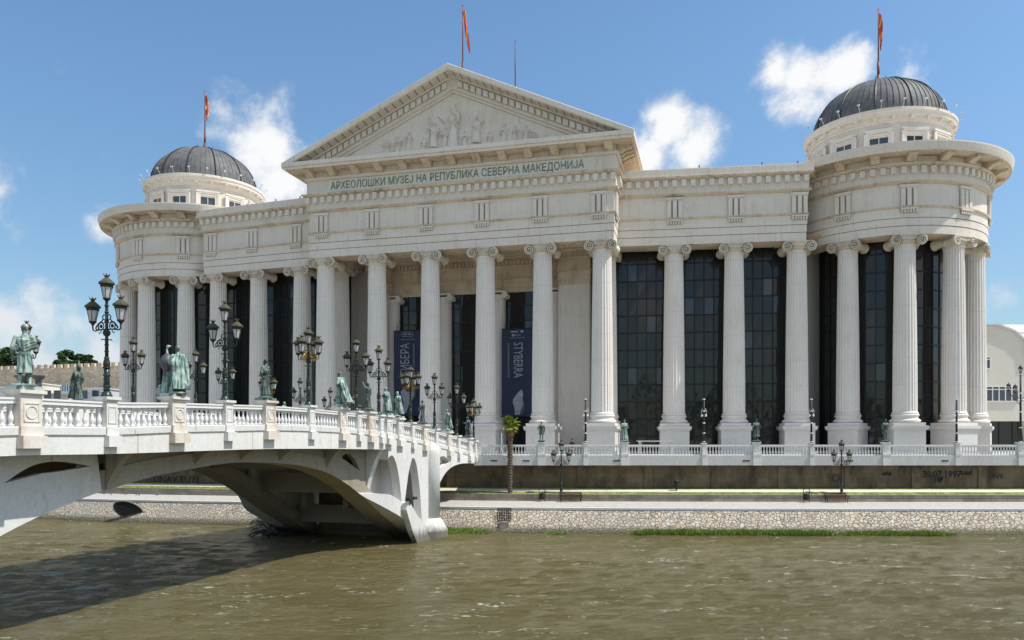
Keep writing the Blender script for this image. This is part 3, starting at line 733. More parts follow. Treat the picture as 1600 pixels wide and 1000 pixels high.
tag(mb.build('balusters_row', M['white'], ql, smooth=True), kind='stuff')

# ------------------------------------------------------------------ MUSEUM
A = 25.2; G0 = -.155
mus = thing('museum', (-7, 100, G0), 'huge cream neoclassical museum with pediment, ionic columns and two dark domes', 'museum', world=True)
ST = M['stone']
def V2(x, y): return Vector((x, y))
class Fr:
    """straight stretch of facade seen from outside: u to the right, n towards the river"""
    def __init__(s, P0, P1): s.p = V2(*P0); s.q = V2(*P1); s.L = (s.q - s.p).length; s.u = (s.q - s.p) / s.L; s.n = V2(s.u.y, -s.u.x)
    def at(s, uu, v=0): q = s.p + s.u * uu + s.n * v; return (q.x, q.y)
    def u_at(s, px, v=0):
        k = (px - 800) / F; a = s.p + s.n * v
        return (k * a.y - a.x) / (s.u.x - k * s.u.y)
PO = Fr((-26.25, 101.75), (11.95, 92.0))
WR = Fr((13.1, 95.75), (34.84, 92.75)); WLf = Fr((-43.9, 111.6), (-26.0, 105.3))
TR_C = V2(47.7, 102.0); TR_R = 12.2; TL_C = V2(-49.0, 125.0); TL_R = 12.4
PW = PO.L
# --- profiles (offset, height above the architrave's underside)
base_prof = [(-3.0, .9), (-3.0, 0), (0, 0), (0, .93), (-.08, .935), (-.08, .985), (.05, .99), (.05, 1.83), (-.03, 1.835), (-.03, 1.885), (.1, 1.89), (.1, 2.95), (.2, 3.0), (.32, 3.06), (.32, 3.2), (.04, 3.22),
             (.04, 5.72), (.14, 5.74), (.3, 5.84), (.5, 5.95), (.5, 6.05), (.28, 6.1), (.28, 7.6), (.55, 7.68), (.8, 7.85), (.85, 8.0)]
wing_top = [(.72, 8.02), (.72, 8.85), (-.2, 8.9), (-.2, 9.25), (-6, 9.26)]
tow_top = [(.5, 8.02), (.3, 8.06), (.3, 8.8), (2.35, 8.82), (2.4, 8.74), (2.5, 8.74), (2.62, 9.1), (2.75, 9.6), (2.75, 9.75), (-3, 10.0), (-5, 10.0)]
por_top = [(.6, 8.04), (.28, 8.06), (.28, 9.75), (.4, 9.8), (.62, 10.0), (.62, 10.1), (.3, 10.14), (.3, 10.88), (2.2, 10.9), (2.25, 10.82), (2.35, 10.82), (2.45, 11.1), (2.6, 11.15), (2.6, 11.65), (-3.0, 11.66)]
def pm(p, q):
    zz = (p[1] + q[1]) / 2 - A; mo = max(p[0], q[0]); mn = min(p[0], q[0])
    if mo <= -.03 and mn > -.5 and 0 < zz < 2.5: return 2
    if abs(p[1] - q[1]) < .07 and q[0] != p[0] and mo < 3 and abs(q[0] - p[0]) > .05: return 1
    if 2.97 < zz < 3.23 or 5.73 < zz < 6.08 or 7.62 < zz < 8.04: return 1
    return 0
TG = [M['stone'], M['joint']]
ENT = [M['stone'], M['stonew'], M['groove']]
def Z(prof): return [(o, A + z) for o, z in prof]
def dentil(mb, pt, u, n, h0=6.86, off=.28, s=1.):
    mb.box((pt[0] + n[0] * (off + .2 * s), pt[1] + n[1] * (off + .2 * s), A + h0 + .37 * s), (.56 * s, .42 * s, .76 * s), u)
def triglyph(mb, pt, u, n, off=.04):
    def B(du, dv, z, sx, sy, sz, mi=0): mb.box((pt[0] + u[0] * du + n[0] * (off + dv), pt[1] + u[1] * du + n[1] * (off + dv), A + z), (sx, sy, sz), u, mi)
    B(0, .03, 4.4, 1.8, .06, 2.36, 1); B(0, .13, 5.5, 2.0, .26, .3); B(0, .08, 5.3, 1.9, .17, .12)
    for du in (-.66, 0, .66): B(du, .13, 4.22, .46, .26, 2.02)
    B(0, .28, 2.88, 1.9, .2, .16)
    for k in range(6): B(-.78 + k * .312, .22, 2.62, .2, .16, .38)
    B(0, .13, 2.62, 1.8, .06, .38, 1)
def bracket(mb, pt, u, n, top, off=.3, dep=1.75, w=.95):
    pr = [(0, 0), (dep, 0), (dep, -.22), (dep - .15, -.3), (dep * .7, -.34), (dep * .5, -.5), (dep * .3, -.72), (.12, -.78), (0, -.78)]
    def g(s_):
        return lambda p: (pt[0] + u[0] * s_ + n[0] * (off + p[0]), pt[1] + u[1] * s_ + n[1] * (off + p[0]), A + top + p[1])
    mb.prism(pr, g(-w / 2), g(w / 2))
    mb.prism([(.1, .02), (dep + .08, .02), (dep + .08, -.1), (.1, -.1)], g(-w / 2 - .07), g(w / 2 + .07))
DLEFT = [100]
def pieces(name, mbs, mats, parent, budget=None):
    rest = MB()
    for m_ in mbs:
        if budget is not None:
            if budget[0] <= 0: rest.add(m_.v, m_.f); continue
            budget[0] -= 1
        m_.build(name, mats, parent)
    if rest.v: tag(rest.build(name + '_row', mats, parent), kind='stuff')
def dn(*a): m_ = MB(); dentil(m_, *a); return m_
def tg(*a): m_ = MB(); triglyph(m_, *a); return m_
def bk(*a, **k): m_ = MB(); bracket(m_, *a, **k); return m_
def colframes(fr, pxs, v=-1.35): return [fr.u_at(px, v) for px in pxs]
# --- portico
pu = colframes(PO, (514.5, 594, 677, 762, 852, 945))
pu[0] = 1.55; pu[5] = PW - 1.55
pu = [pu[0] + (pu[5] - pu[0]) * k / 5 for k in range(6)]
lr = [PO.at(0, -10.0), PO.at(0, 0), PO.at(PW, 0), PO.at(PW, -10.0)]
mb = MB(); mb.sweep(lr, Z(base_prof + por_top), pm); por_ent = mb.build('portico_entablature', ENT, mus)
nd_ = int(PW / 1.03); dl = [dn(PO.at(.0 + PW * k / nd_), PO.u, PO.n) for k in range(nd_ + 1)]
for k in range(1, 5): dl.append(dn(PO.at(PW, -k * 1.03), -PO.n, PO.u))
for k in range(1, 5): dl.append(dn(PO.at(0, -k * 1.03), PO.n, -PO.u))
pieces('dentil', dl, ST, por_ent, DLEFT)
tl = [tg(PO.at(uu + (0.2 if uu < 5 else -.2 if uu > PW - 5 else 0)), PO.u, PO.n) for uu in pu]
for v in (-1.3, -5.2): tl += [tg(PO.at(PW, v), -PO.n, PO.u), tg(PO.at(0, v), PO.n, -PO.u)]
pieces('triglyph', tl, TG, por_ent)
nb = 12; bl_ = [bk(PO.at(.45 + (PW - .9) * k / nb), PO.u, PO.n, 10.88) for k in range(nb + 1)]
for k in range(4): bl_ += [bk(PO.at(PW, -.45 - k * 1.25), -PO.n, PO.u, 10.88, w=.8), bk(PO.at(0, -.45 - k * 1.25), PO.n, -PO.u, 10.88, w=.8)]
pieces('bracket', bl_, M['stonew'], por_ent)
# soffit joints of the cornice
# pediment: raking cornice, tympanum, roof
c0 = PW / 2; hw = PW / 2 + 2.6; zt0 = A + 11.66; rise = 10.1
def rk(uu): return zt0 + rise * (1 - abs(uu - c0) / hw)
rp = [(-34, 0.0), (2.6, 0.0), (2.66, -.06), (2.6, -.62), (2.42, -.74), (2.32, -.66), (.95, -.72), (.95, -.95), (.55, -1.0), (.55, -1.95), (.62, -2.0), (.62, -2.2), (.3, -2.35), (.3, -2.55), (.02, -2.6), (-.8, -2.6), (-34, -.9)]
mb = MB(); vs = []
for uu in (c0 - hw, c0, c0 + hw):
    for (v, dz) in rp:
        z = rk(uu) + dz; x, y = PO.at(uu, v); vs.append((x, y, z))
k = len(rp)
# clip the ends to the horizontal cornice: slide feet of the raking pieces inwards
vs = []
for sgn in (-1, 0, 1):
    for (v, dz) in rp:
        if sgn == 0: x, y = PO.at(c0, v); vs.append((x, y, zt0 + rise + dz))
        else:
            uu = c0 + sgn * (hw + (dz - 0) * 0 - (-dz) * hw / rise * (1 if v > -3 else 1)) if dz < -.8 else c0 + sgn * hw
            z = rk(uu) + dz; x, y = PO.at(uu, v); vs.append((x, y, z))
mb.add(vs, [(i * k + a, (i + 1) * k + a, (i + 1) * k + (a + 1) % k, i * k + (a + 1) % k) for i in range(2) for a in range(k)] + [tuple(range(k))[::-1], tuple(2 * k + a for a in range(k))])
ped = mb.build('pediment', ST, mus)
mb = MB(); x0, x1 = c0 - hw + 5.0, c0 + hw - 5.0      # tympanum
tv = .03
mb.add([(*PO.at(c0 - hw + .5, tv), zt0 - .05), (*PO.at(c0 + hw - .5, tv), zt0 - .05), (*PO.at(c0, tv), zt0 + rise - 1.0)], [(0, 1, 2)])
mb.build('tympanum', M['stone'], ped)
mb = MB(); slope = math.atan2(rise, hw)
for sgn in (-1, 1):
    n_ = 27
    for k in range(n_):
        d = 1.0 + k * .82
        if d > hw - 4.6: break
        uu = c0 + sgn * d; ub = rk(uu) - 1.48
        # a dentil tilted with the slope
        q = [(-.29, -.36), (.29, -.36), (.29, .36), (-.29, .36)]
        def g(v, sgn=sgn, uu=uu, ub=ub):
            def h(p):
                du = p[0]; dz = p[1] - sgn * du * math.tan(slope); x, y = PO.at(uu + du, v); return (x, y, ub + dz)
            return h
        mb.prism(q, g(.5), g(.93))
tag(mb.build('dentil_row', ST, ped), kind='stuff')
mb = MB()
for sgn in (-1, 1):     # joints between the soffit boards of the raking cornice
    for k in range(22):
        uu = c0 + sgn * (.5 + k * .97); z = rk(uu) - .735
        a = PO.at(uu - .04, .96); b_ = PO.at(uu + .04, .96); c_ = PO.at(uu + .04, 2.3); d_ = PO.at(uu - .04, 2.3)
        e = .04 * math.tan(slope) * sgn
        mb.prism([(0, 0), (1, 0), (2, 0), (3, 0)], lambda p: (*[a, b_, c_, d_][p[0]], z + .05 + (e if p[0] in (0, 3) else -e)), lambda p: (*[a, b_, c_, d_][p[0]], z - .012 + (e if p[0] in (0, 3) else -e)))
mb.build('soffit_joints', M['under'], ped)
# sign
mb = MB(); us0 = PO.u_at(512, .3); us1 = PO.u_at(919.5, .3); cc = PO.at((us0 + us1) / 2, .3)
mb.box((*cc, A + 8.98), (us1 - us0, .06, 1.42), PO.u); sg = mb.build('sign_panel', M['signbg'], por_ent)
put_text('lettering', M['bronzel'], sg, 'АРХЕОЛОШКИ МУЗЕЈ НА РЕПУБЛИКА СЕВЕРНА МАКЕДОНИЈА', 1.32,
         lambda a, b_, c_: (*PO.at(us0 + .45 + a, .36 + c_), A + 8.52 + b_), .03, 1., 1.0, width=us1 - us0 - 1.0, bold=.012)
# --- wings and towers
def wing(fr, pxs, side):
    """side +1: tower at the right end"""
    if side > 0: path = [fr.at(-1.0), fr.at(fr.L), fr.at(fr.L, -3.5)]
    else: path = [fr.at(0, -3.5), fr.at(0), fr.at(fr.L + 1.0)]
    mb = MB(); mb.sweep(path, Z(base_prof + wing_top), pm); e = mb.build('wing_entablature', ENT, mus)
    n = int(fr.L / 1.06); pieces('dentil', [dn(fr.at(.1 + (fr.L - .2) * k / n), fr.u, fr.n) for k in range(n + 1)], ST, e, DLEFT)
    us = colframes(fr, pxs); pieces('triglyph', [tg(fr.at(uu), fr.u, fr.n) for uu in us], TG, e)
    mb = MB(); tb = [fr.at(uu, -.9) for uu in (us[0] + 3, us[1] + 3.2, us[-1])]
    for q in tb: mb.tube([(*q, A + 9.2), (*q, A + 9.75)], .09)
    mb.build('roof_vent', M['rusty'], e)
    return us
wr = wing(WR, (1053, 1147, 1245), 1); wl = wing(WLf, (341, 404, 472), -1)
def tower(C, Rr, phis, a0, a1, bphis, name):
    def P(phi, r): return (C.x + r * math.sin(R(phi)), C.y - r * math.cos(R(phi)))
    n = int((a1 - a0) / 2.5); path = [P(a0 + (a1 - a0) * i / n, Rr) for i in range(n + 1)]
    mb = MB(); mb.sweep(path, Z(base_prof + tow_top), pm); e = mb.build('tower_entablature', ENT, mus)
    def fr(phi): u = (math.cos(R(phi)), math.sin(R(phi))); nn = (math.sin(R(phi)), -math.cos(R(phi))); return P(phi, Rr), u, nn
    st = 1.03 / Rr * 180 / math.pi; k = a0 + 2; dl = []
    while k < a1 - 2: dl.append(dn(*fr(k))); k += st
    pieces('dentil', sorted(dl, key=lambda m_: m_.v[0][1]), ST, e, DLEFT)
    pieces('triglyph', [tg(*fr(f_)) for f_ in phis], TG, e)
    pieces('bracket', [bk(*fr(f_), 8.8, dep=1.75, w=.95) for f_ in bphis], M['stonew'], e)
    return e, P, fr
RPH = [-43, -10, 23, 56, 89]; LPH = [-88, -56, -25, 8]
te_r, PRt, frR = tower(TR_C, TR_R, RPH, -78, 150, [-10 + k * 16.5 for k in range(-3, 9)], 'r')
te_l, PLt, frL = tower(TL_C, TL_R, LPH, -150, 62, [-25 + k * 16.5 for k in range(-6, 5)], 'l')
# --- column: one mesh each of shaft, capital, base, pedestal, shared by all
PZ = EYE + 1.84           # pedestal top
CH = A - PZ               # height from pedestal top to architrave
def shaft_mesh():
    mb = MB(); z0, z1 = 1.62, CH - 1.15; prof = []
    for i in range(13):
        u_ = i / 12; r = 1.33 - .22 * u_ ** 1.5; prof.append((r, z0 + (z1 - z0) * u_))
    prof = [(1.45, z0 - .25), (1.44, z0 - .12)] + prof[0:] + [(1.2, z1 + .02), (1.22, z1 + .12)]
    NF = 22; per = 6
    pat = [1.0, .988, .952, .935, .952, .988]
    def rf(k, r, z):
        if z < z0 + .05 or z > z1 - .02: return 1.
        return pat[k % per]
    prof2 = []
    for (r, z) in prof:
        prof2.append((r, z))
        if abs(z - z0) < 1e-6: prof2.append((r, z + .12)); prof2.append((r, z + .35))
    prof2.insert(-2, (1.12, z1 - .1))
    mb.lathe(sorted(prof2, key=lambda q: q[1]), NF * per, rf=rf, caps=False)
    return mb.mesh('column', M['column'])
def base_mesh():
    mb = MB()
    mb.box((0, 0, .18), (3.45, 3.45, .36))
    pr = [(1.3, .36)]
    for a in range(0, 9): pr.append((1.5 + .2 * math.sin(a * math.pi / 8), .36 + .42 * a / 8))
    pr += [(1.46, .8), (1.46, .84), (1.40, .9), (1.38, 1.0), (1.44, 1.05), (1.44, 1.09)]
    for a in range(0, 7): pr.append((1.42 + .12 * math.sin(a * math.pi / 6), 1.09 + .26 * a / 6))
    pr += [(1.42, 1.36), (1.2, 1.40)]
    mb.lathe(pr, 40, caps=False); return mb.mesh('column_base', M['column'])
def cap_mesh():
    mb = MB(); t_ = CH
    mb.box((0, 0, t_ - .08), (3.0, 3.0, .15)); mb.box((0, 0, t_ - .19), (2.8, 2.8, .1))
    # echinus with a ring of carved eggs
    mb.lathe([(1.14, t_ - 1.06), (1.2, t_ - 1.0), (1.18, t_ - .92), (1.3, t_ - .7), (1.36, t_ - .5), (1.3, t_ - .42), (1.3, t_ - .22)], 32, caps=False)
    for k in range(20):
        a = 2 * math.pi * k / 20; mb.ball((1.32 * math.cos(a), 1.32 * math.sin(a), t_ - .62), (.13, .13, .2), 6, 4)
    # carved festoon lumps on the front and back of the cushion
    for sy in (-1, 1):
        mb.box((0, sy * 1.28, t_ - .36), (2.3, .22, .26))
        for k in range(9): mb.ball((-1.0 + k * .25, sy * 1.42, t_ - .46 - .10 * math.cos((k - 4) * .6)), (.13, .08, .15), 6, 4)
    for sx in (-1, 1):
        cx, cz = sx * 1.36, t_ - .68
        # bolster, waisted in the middle
        n = 18; ys = [-1.5, -1.42, -1.2, -.8, -.25, 0, .25, .8, 1.2, 1.42, 1.5]; rs = [.6, .62, .52, .42, .36, .42, .36, .42, .52, .62, .6]
        vs = []
        for y, r in zip(ys, rs):
            for k in range(n): a = 2 * math.pi * k / n; vs.append((cx + r * math.cos(a), y, cz + r * math.sin(a)))
        fs = [(i * n + k, i * n + (k + 1) % n, (i + 1) * n + (k + 1) % n, (i + 1) * n + k) for i in range(len(ys) - 1) for k in range(n)]
        fs += [tuple(range(n)), tuple((len(ys) - 1) * n + k for k in range(n))]
        mb.add(vs, fs); mb.m[-2:] = [1, 1]
        for sy in (-1, 1):
            pts = []; rr = []
            for q in range(46):
                a = math.pi / 2 - q * (2 * math.pi * 2.4 / 45); r = .54 * (1 - q / 45) ** .8 + .03
                pts.append((cx + sx * r * math.cos(a), sy * 1.54, cz + r * math.sin(a))); rr.append(.095 * (1 - .5 * q / 45))
            mb.tube(pts, rr, 5); mb.ball((cx, sy * 1.53, cz), .09, 6, 4)
    return mb.mesh('capital', [M['capst'], M['dirt_shade']], False)
def pedm():
    mb = MB(); g = G0 - PZ
    mb.box((0, 0, -.17), (3.95, 3.95, .34)); mb.box((0, 0, -.42), (3.75, 3.75, .18)); mb.box((0, 0, (g - .5) / 2), (3.45, 3.45, -g - .5)); mb.box((0, 0, g + .2), (3.7, 3.7, .4))
    return mb.mesh('pedestal', M['pedst'])
SHM, BAM, CAM_, PEM = shaft_mesh(), base_mesh(), cap_mesh(), pedm()
def column(pt, u, ped_=True, sc=None):
    a = math.atan2(u[1], u[0]); w = mus['_w']
    c_ = link('column', SHM, mus, (pt[0] - w[0], pt[1] - w[1], PZ - w[2]), a)
    link('capital', CAM_, c_); link('column_base', BAM, c_)
    if ped_: link('pedestal', PEM, c_)
    return c_
for uu in pu: column(PO.at(uu, -1.4), PO.u)
column(PO.at(pu[5], -5.6), PO.n); column(PO.at(pu[0], -5.6), PO.n)
for fr, us in ((WR, wr), (WLf, wl)):
    for uu in us: column(fr.at(uu, -1.4), fr.u)
for P_, fr_, ph, Rr in ((PRt, frR, RPH, TR_R), (PLt, frL, LPH, TL_R)):
    for f_ in ph: _, u, nn = fr_(f_); column(P_(f_, Rr - 1.4), u)
# --- glass curtain walls
def curtain(path, z0, z1, cw, ch, name='glass_wall', parent=None, wide=.13):
    """path: polyline of the glass; panes are single tilted sheets, mullions a child mesh"""
    mb = MB(); ml = MB(); rnd = random.Random(len(path) * 13 + int(path[0][0] * 7))
    nz_ = max(1, round((z1 - z0) / ch)); dz = (z1 - z0) / nz_
    for (a, b_) in zip(path, path[1:]):
        a = V2(*a); b_ = V2(*b_); Ls = (b_ - a).length; n = max(1, round(Ls / cw)); u = (b_ - a) / Ls; nn = V2(u.y, -u.x)
        for i in range(n):
            p = a + u * (Ls * i / n); q = a + u * (Ls * (i + 1) / n)
            for k in range(nz_):
                za, zb = z0 + dz * k, z0 + dz * (k + 1); t_ = [rnd.gauss(0, .006) for _ in range(4)]
                mi = rnd.choices([0, 1, 2], [.90, .07, .03])[0]
                mb.add([(p.x + nn.x * t_[0], p.y + nn.y * t_[0], za), (q.x + nn.x * t_[1], q.y + nn.y * t_[1], za), (q.x + nn.x * t_[2], q.y + nn.y * t_[2], zb), (p.x + nn.x * t_[3], p.y + nn.y * t_[3], zb)], [(0, 1, 2, 3)], mi)
            c_ = p + nn * .04; ml.box((c_.x, c_.y, (z0 + z1) / 2), (wide, .12, z1 - z0), u)
        for k in range(nz_ + 1):
            c_ = (a + b_) / 2 + nn * .04; ml.box((c_.x, c_.y, z0 + dz * k), (Ls, .1, wide * 1.1), u)
    o = mb.build(name, [M['gl0'], M['gl1'], M['gl2']], parent or mus); ml.build('mullions', M['black'], o); return o
GD = -4.2
curtain([WR.at(-2.5, GD), WR.at(WR.L + .5, GD)], G0, A + .85, 1.17, 2.12)
curtain([WLf.at(-.5, GD), WLf.at(WLf.L + 2.5, GD)], G0, A + .85, 1.17, 2.12)
curtain([PRt(-72 + k * 7.5, TR_R + GD + .6) for k in range(0, 27)], G0, A + .85, 1.3, 2.12)
curtain([PLt(-120 + k * 7.5, TL_R + GD + .6) for k in range(0, 25)], G0, A + .85, 1.3, 2.12)
# portico's side returns: glass beside the hall
curtain([PO.at(.9, -13), PO.at(.9, -8.2)], G0, A + .85, 1.2, 2.12); curtain([PO.at(PW - .9, -8.2), PO.at(PW - .9, -13)], G0, A + .85, 1.2, 2.12)
# --- inner hall front, behind the portico columns
IV = -9.5
def iu(px, v=IV): return PO.u_at(px, v)
zi = EYE + (YH - 459) * PO.at(PW / 2, IV)[1] / F
uL = iu(574, -6.5); uR = iu(922, -6.5); uRi = iu(872, -6.5); uLi = iu(600, -6.5)
inner = [PO.at(uL, -9.0), PO.at(uL, -6.6), PO.at(uLi, -6.6), PO.at(uLi, IV), PO.at(uRi, IV), PO.at(uRi, -6.6), PO.at(uR, -6.6), PO.at(uR, -9.0)]
s_ = (A + .85 - zi) / 8.0
ip = [(-.6, zi), (0, zi), (0, zi + .93 * s_), (-.05, zi + .94 * s_), (-.05, zi + .99 * s_), (.04, zi + 1.0 * s_), (.04, zi + 2.9 * s_), (.2, zi + 3.0 * s_), (.2, zi + 3.15 * s_), (.03, zi + 3.2 * s_), (.03, zi + 5.7 * s_), (.25, zi + 5.9 * s_), (.25, zi + 6.05 * s_), (.14, zi + 6.1 * s_), (.14, zi + 7.3 * s_), (.5, zi + 7.6 * s_), (.5, zi + 8 * s_)]
mb = MB(); mb.sweep(inner, ip); ie = mb.build('hall_entablature', M['stonew'], mus)
hl = []
def small_tri(pt, u, n):
    mb = MB(); hl.append(mb)
    def B(du, dv, z, sx, sy, sz): mb.box((pt[0] + u[0] * du + n[0] * dv, pt[1] + u[1] * du + n[1] * dv, zi + z * s_), (sx, sy, sz * s_), u)
    B(0, .08, 5.5, 1.2, .14, .3); B(0, .14, 2.7, 1.15, .12, .35)
    for du in (-.4, 0, .4): B(du, .08, 4.2, .26, .12, 2.1)
k = uLi + 1.0
while k < uRi - .5: small_tri(PO.at(k, IV), PO.u, PO.n); k += 3.15
for uu in (uL + .8, (uRi + uR) / 2 + .3, uRi + .8): small_tri(PO.at(uu, -6.6), PO.u, PO.n)
hd = MB(); k = uLi
while k < uRi:
    c_ = PO.at(k, IV + .3); hd.box((*c_, zi + 6.7 * s_), (.3, .3, .5), PO.u); k += .55
pieces('triglyph', hl, M['stonew'], ie); tag(hd.build('dentil_row', M['stonew'], ie), kind='stuff')
mb = MB()   # solid anta piers
for a, b_ in ((uL, uLi), (uRi, uR)):
    mb.box((*PO.at((a + b_) / 2, -7.85 - .0), (zi + G0) / 2), (b_ - a, 2.44, zi - G0), PO.u)
    for e in (a, b_): mb.box((*PO.at(e + (.2 if e == a else -.2), -6.58), (zi + G0) / 2), (.14, .1, zi - G0 - .1), PO.u)
    mb.build('anta', M['stone'], mus); mb = MB()
# inner columns and windows
icx = [iu(p) for p in (617, 697, 781, 869)]
mb = MB(); 
iw = .95
for k in range(3):
    a = icx[k] + iw; b_ = icx[k + 1] - iw
mb = MB()
segs = [(uLi, icx[0] + .7)] + [(c_ - .75, c_ + .75) for c_ in icx[1:3]] + [(icx[3] - .7, uRi)]
for a, b_ in segs: mb = MB(); mb.box((*PO.at((a + b_) / 2, IV - .35), (zi + G0) / 2), (b_ - a, .5, zi - G0), PO.u); mb.build('hall_wall', M['stone'], mus)
si = (zi + 1.2) / (CH + 2.6)
mb = MB()
for c_ in icx:
    q = PO.at(c_, IV + .35)
    mb.lathe([(1.2, 0), (1.2, .5), (1.15, .6), (1.1, .9), (1.02, 1.0), (.98, 1.1), (.82, zi - G0 - 1.0), (.86, zi - G0 - .9), (.95, zi - G0 - .6), (.95, zi - G0 - .45)], 24, (*q, G0), rf=lambda k, r, z: (.96 if k % 2 else 1) if 1.2 < z < zi else 1)
    mb.box((*PO.at(c_, IV + .35), zi - .1), (2.2, 2.0, .2), PO.u)
    for sx in (-1, 1):
        pc = PO.at(c_ + sx * .95, IV + .35)
        for sv_ in (-1, 1):
            pts = []
            for q_ in range(26):
                an = math.pi / 2 - q_ * .45; r = .42 * (1 - q_ / 25) + .02
                x, y = PO.at(c_ + sx * .95 + sx * r * math.cos(an), IV + .35 + sv_ * 1.0); pts.append((x, y, zi - .55 + r * math.sin(an)))
            mb.tube(pts, .045, 4)
        a1 = PO.at(c_ + sx * .95, IV - .6); a2 = PO.at(c_ + sx * .95, IV + 1.33); mb.tube([(*a1, zi - .55), (*a2, zi - .55)], .42, 12)
    mb.build('hall_column', M['column'], mus); mb = MB()
for k in range(3):
    a = icx[k] + .7; b_ = icx[k + 1] - .7
    curtain([PO.at(a, IV - .3), PO.at(b_, IV - .3)], G0, zi + .1, 1.25, 2.0, 'hall_window', wide=.09)
# portico ceiling, body and roof behind everything
mb = MB(); z = A + .8
mb.add([(*PO.at(.3, -.4), z), (*PO.at(PW - .3, -.4), z), (*PO.at(PW - .3, -14), z), (*PO.at(.3, -14), z)], [(0, 1, 2, 3)])
for k in range(1, 6):
    pass
for fr in (WR, WLf): mb.add([(*fr.at(-2, -.4), z), (*fr.at(fr.L + 2, -.4), z), (*fr.at(fr.L + 2, -8), z), (*fr.at(-2, -8), z)], [(0, 1, 2, 3)])
for P_, Rr in ((PRt, TR_R), (PLt, TL_R)): mb.add([(*P_(k * 15, Rr - .4), z + .004) for k in range(24)], [tuple(range(24))])
mb.build('ceiling', M['stonew'], mus)
body = [WLf.at(2.0, -4.8), WLf.at(WLf.L, -4.8), PO.at(1.6, -10.2), PO.at(PW - 1.6, -10.2), WR.at(0, -4.8), WR.at(WR.L - 1, -4.8), (54, 112), (50, 150), (-48, 165), (-56, 133)]
mb = MB()
mb.prism(body, lambda p: (p[0], p[1], G0 + .01), lambda p: (p[0], p[1], A + 9.0)); mb.build('rear_block', M['cream'], mus)
mb = MB(); 
for P_, Rr in ((PRt, TR_R), (PLt, TL_R)):
    mb.add([(*P_(k * 15, Rr - 4.3), G0) for k in range(24)] + [(*P_(k * 15, Rr - 4.3), A + .7) for k in range(24)], [(k, (k + 1) % 24, 24 + (k + 1) % 24, 24 + k) for k in range(24)])
mb.build('tower_core', M['dark'], mus)
mb = MB()
for P_, Rr in ((PRt, TR_R), (PLt, TL_R)): mb.add([(*P_(k * 10, Rr - 2.5), A + 9.96) for k in range(36)], [tuple(range(36))])
mb.build('tower_roof', M['roofg'], mus)
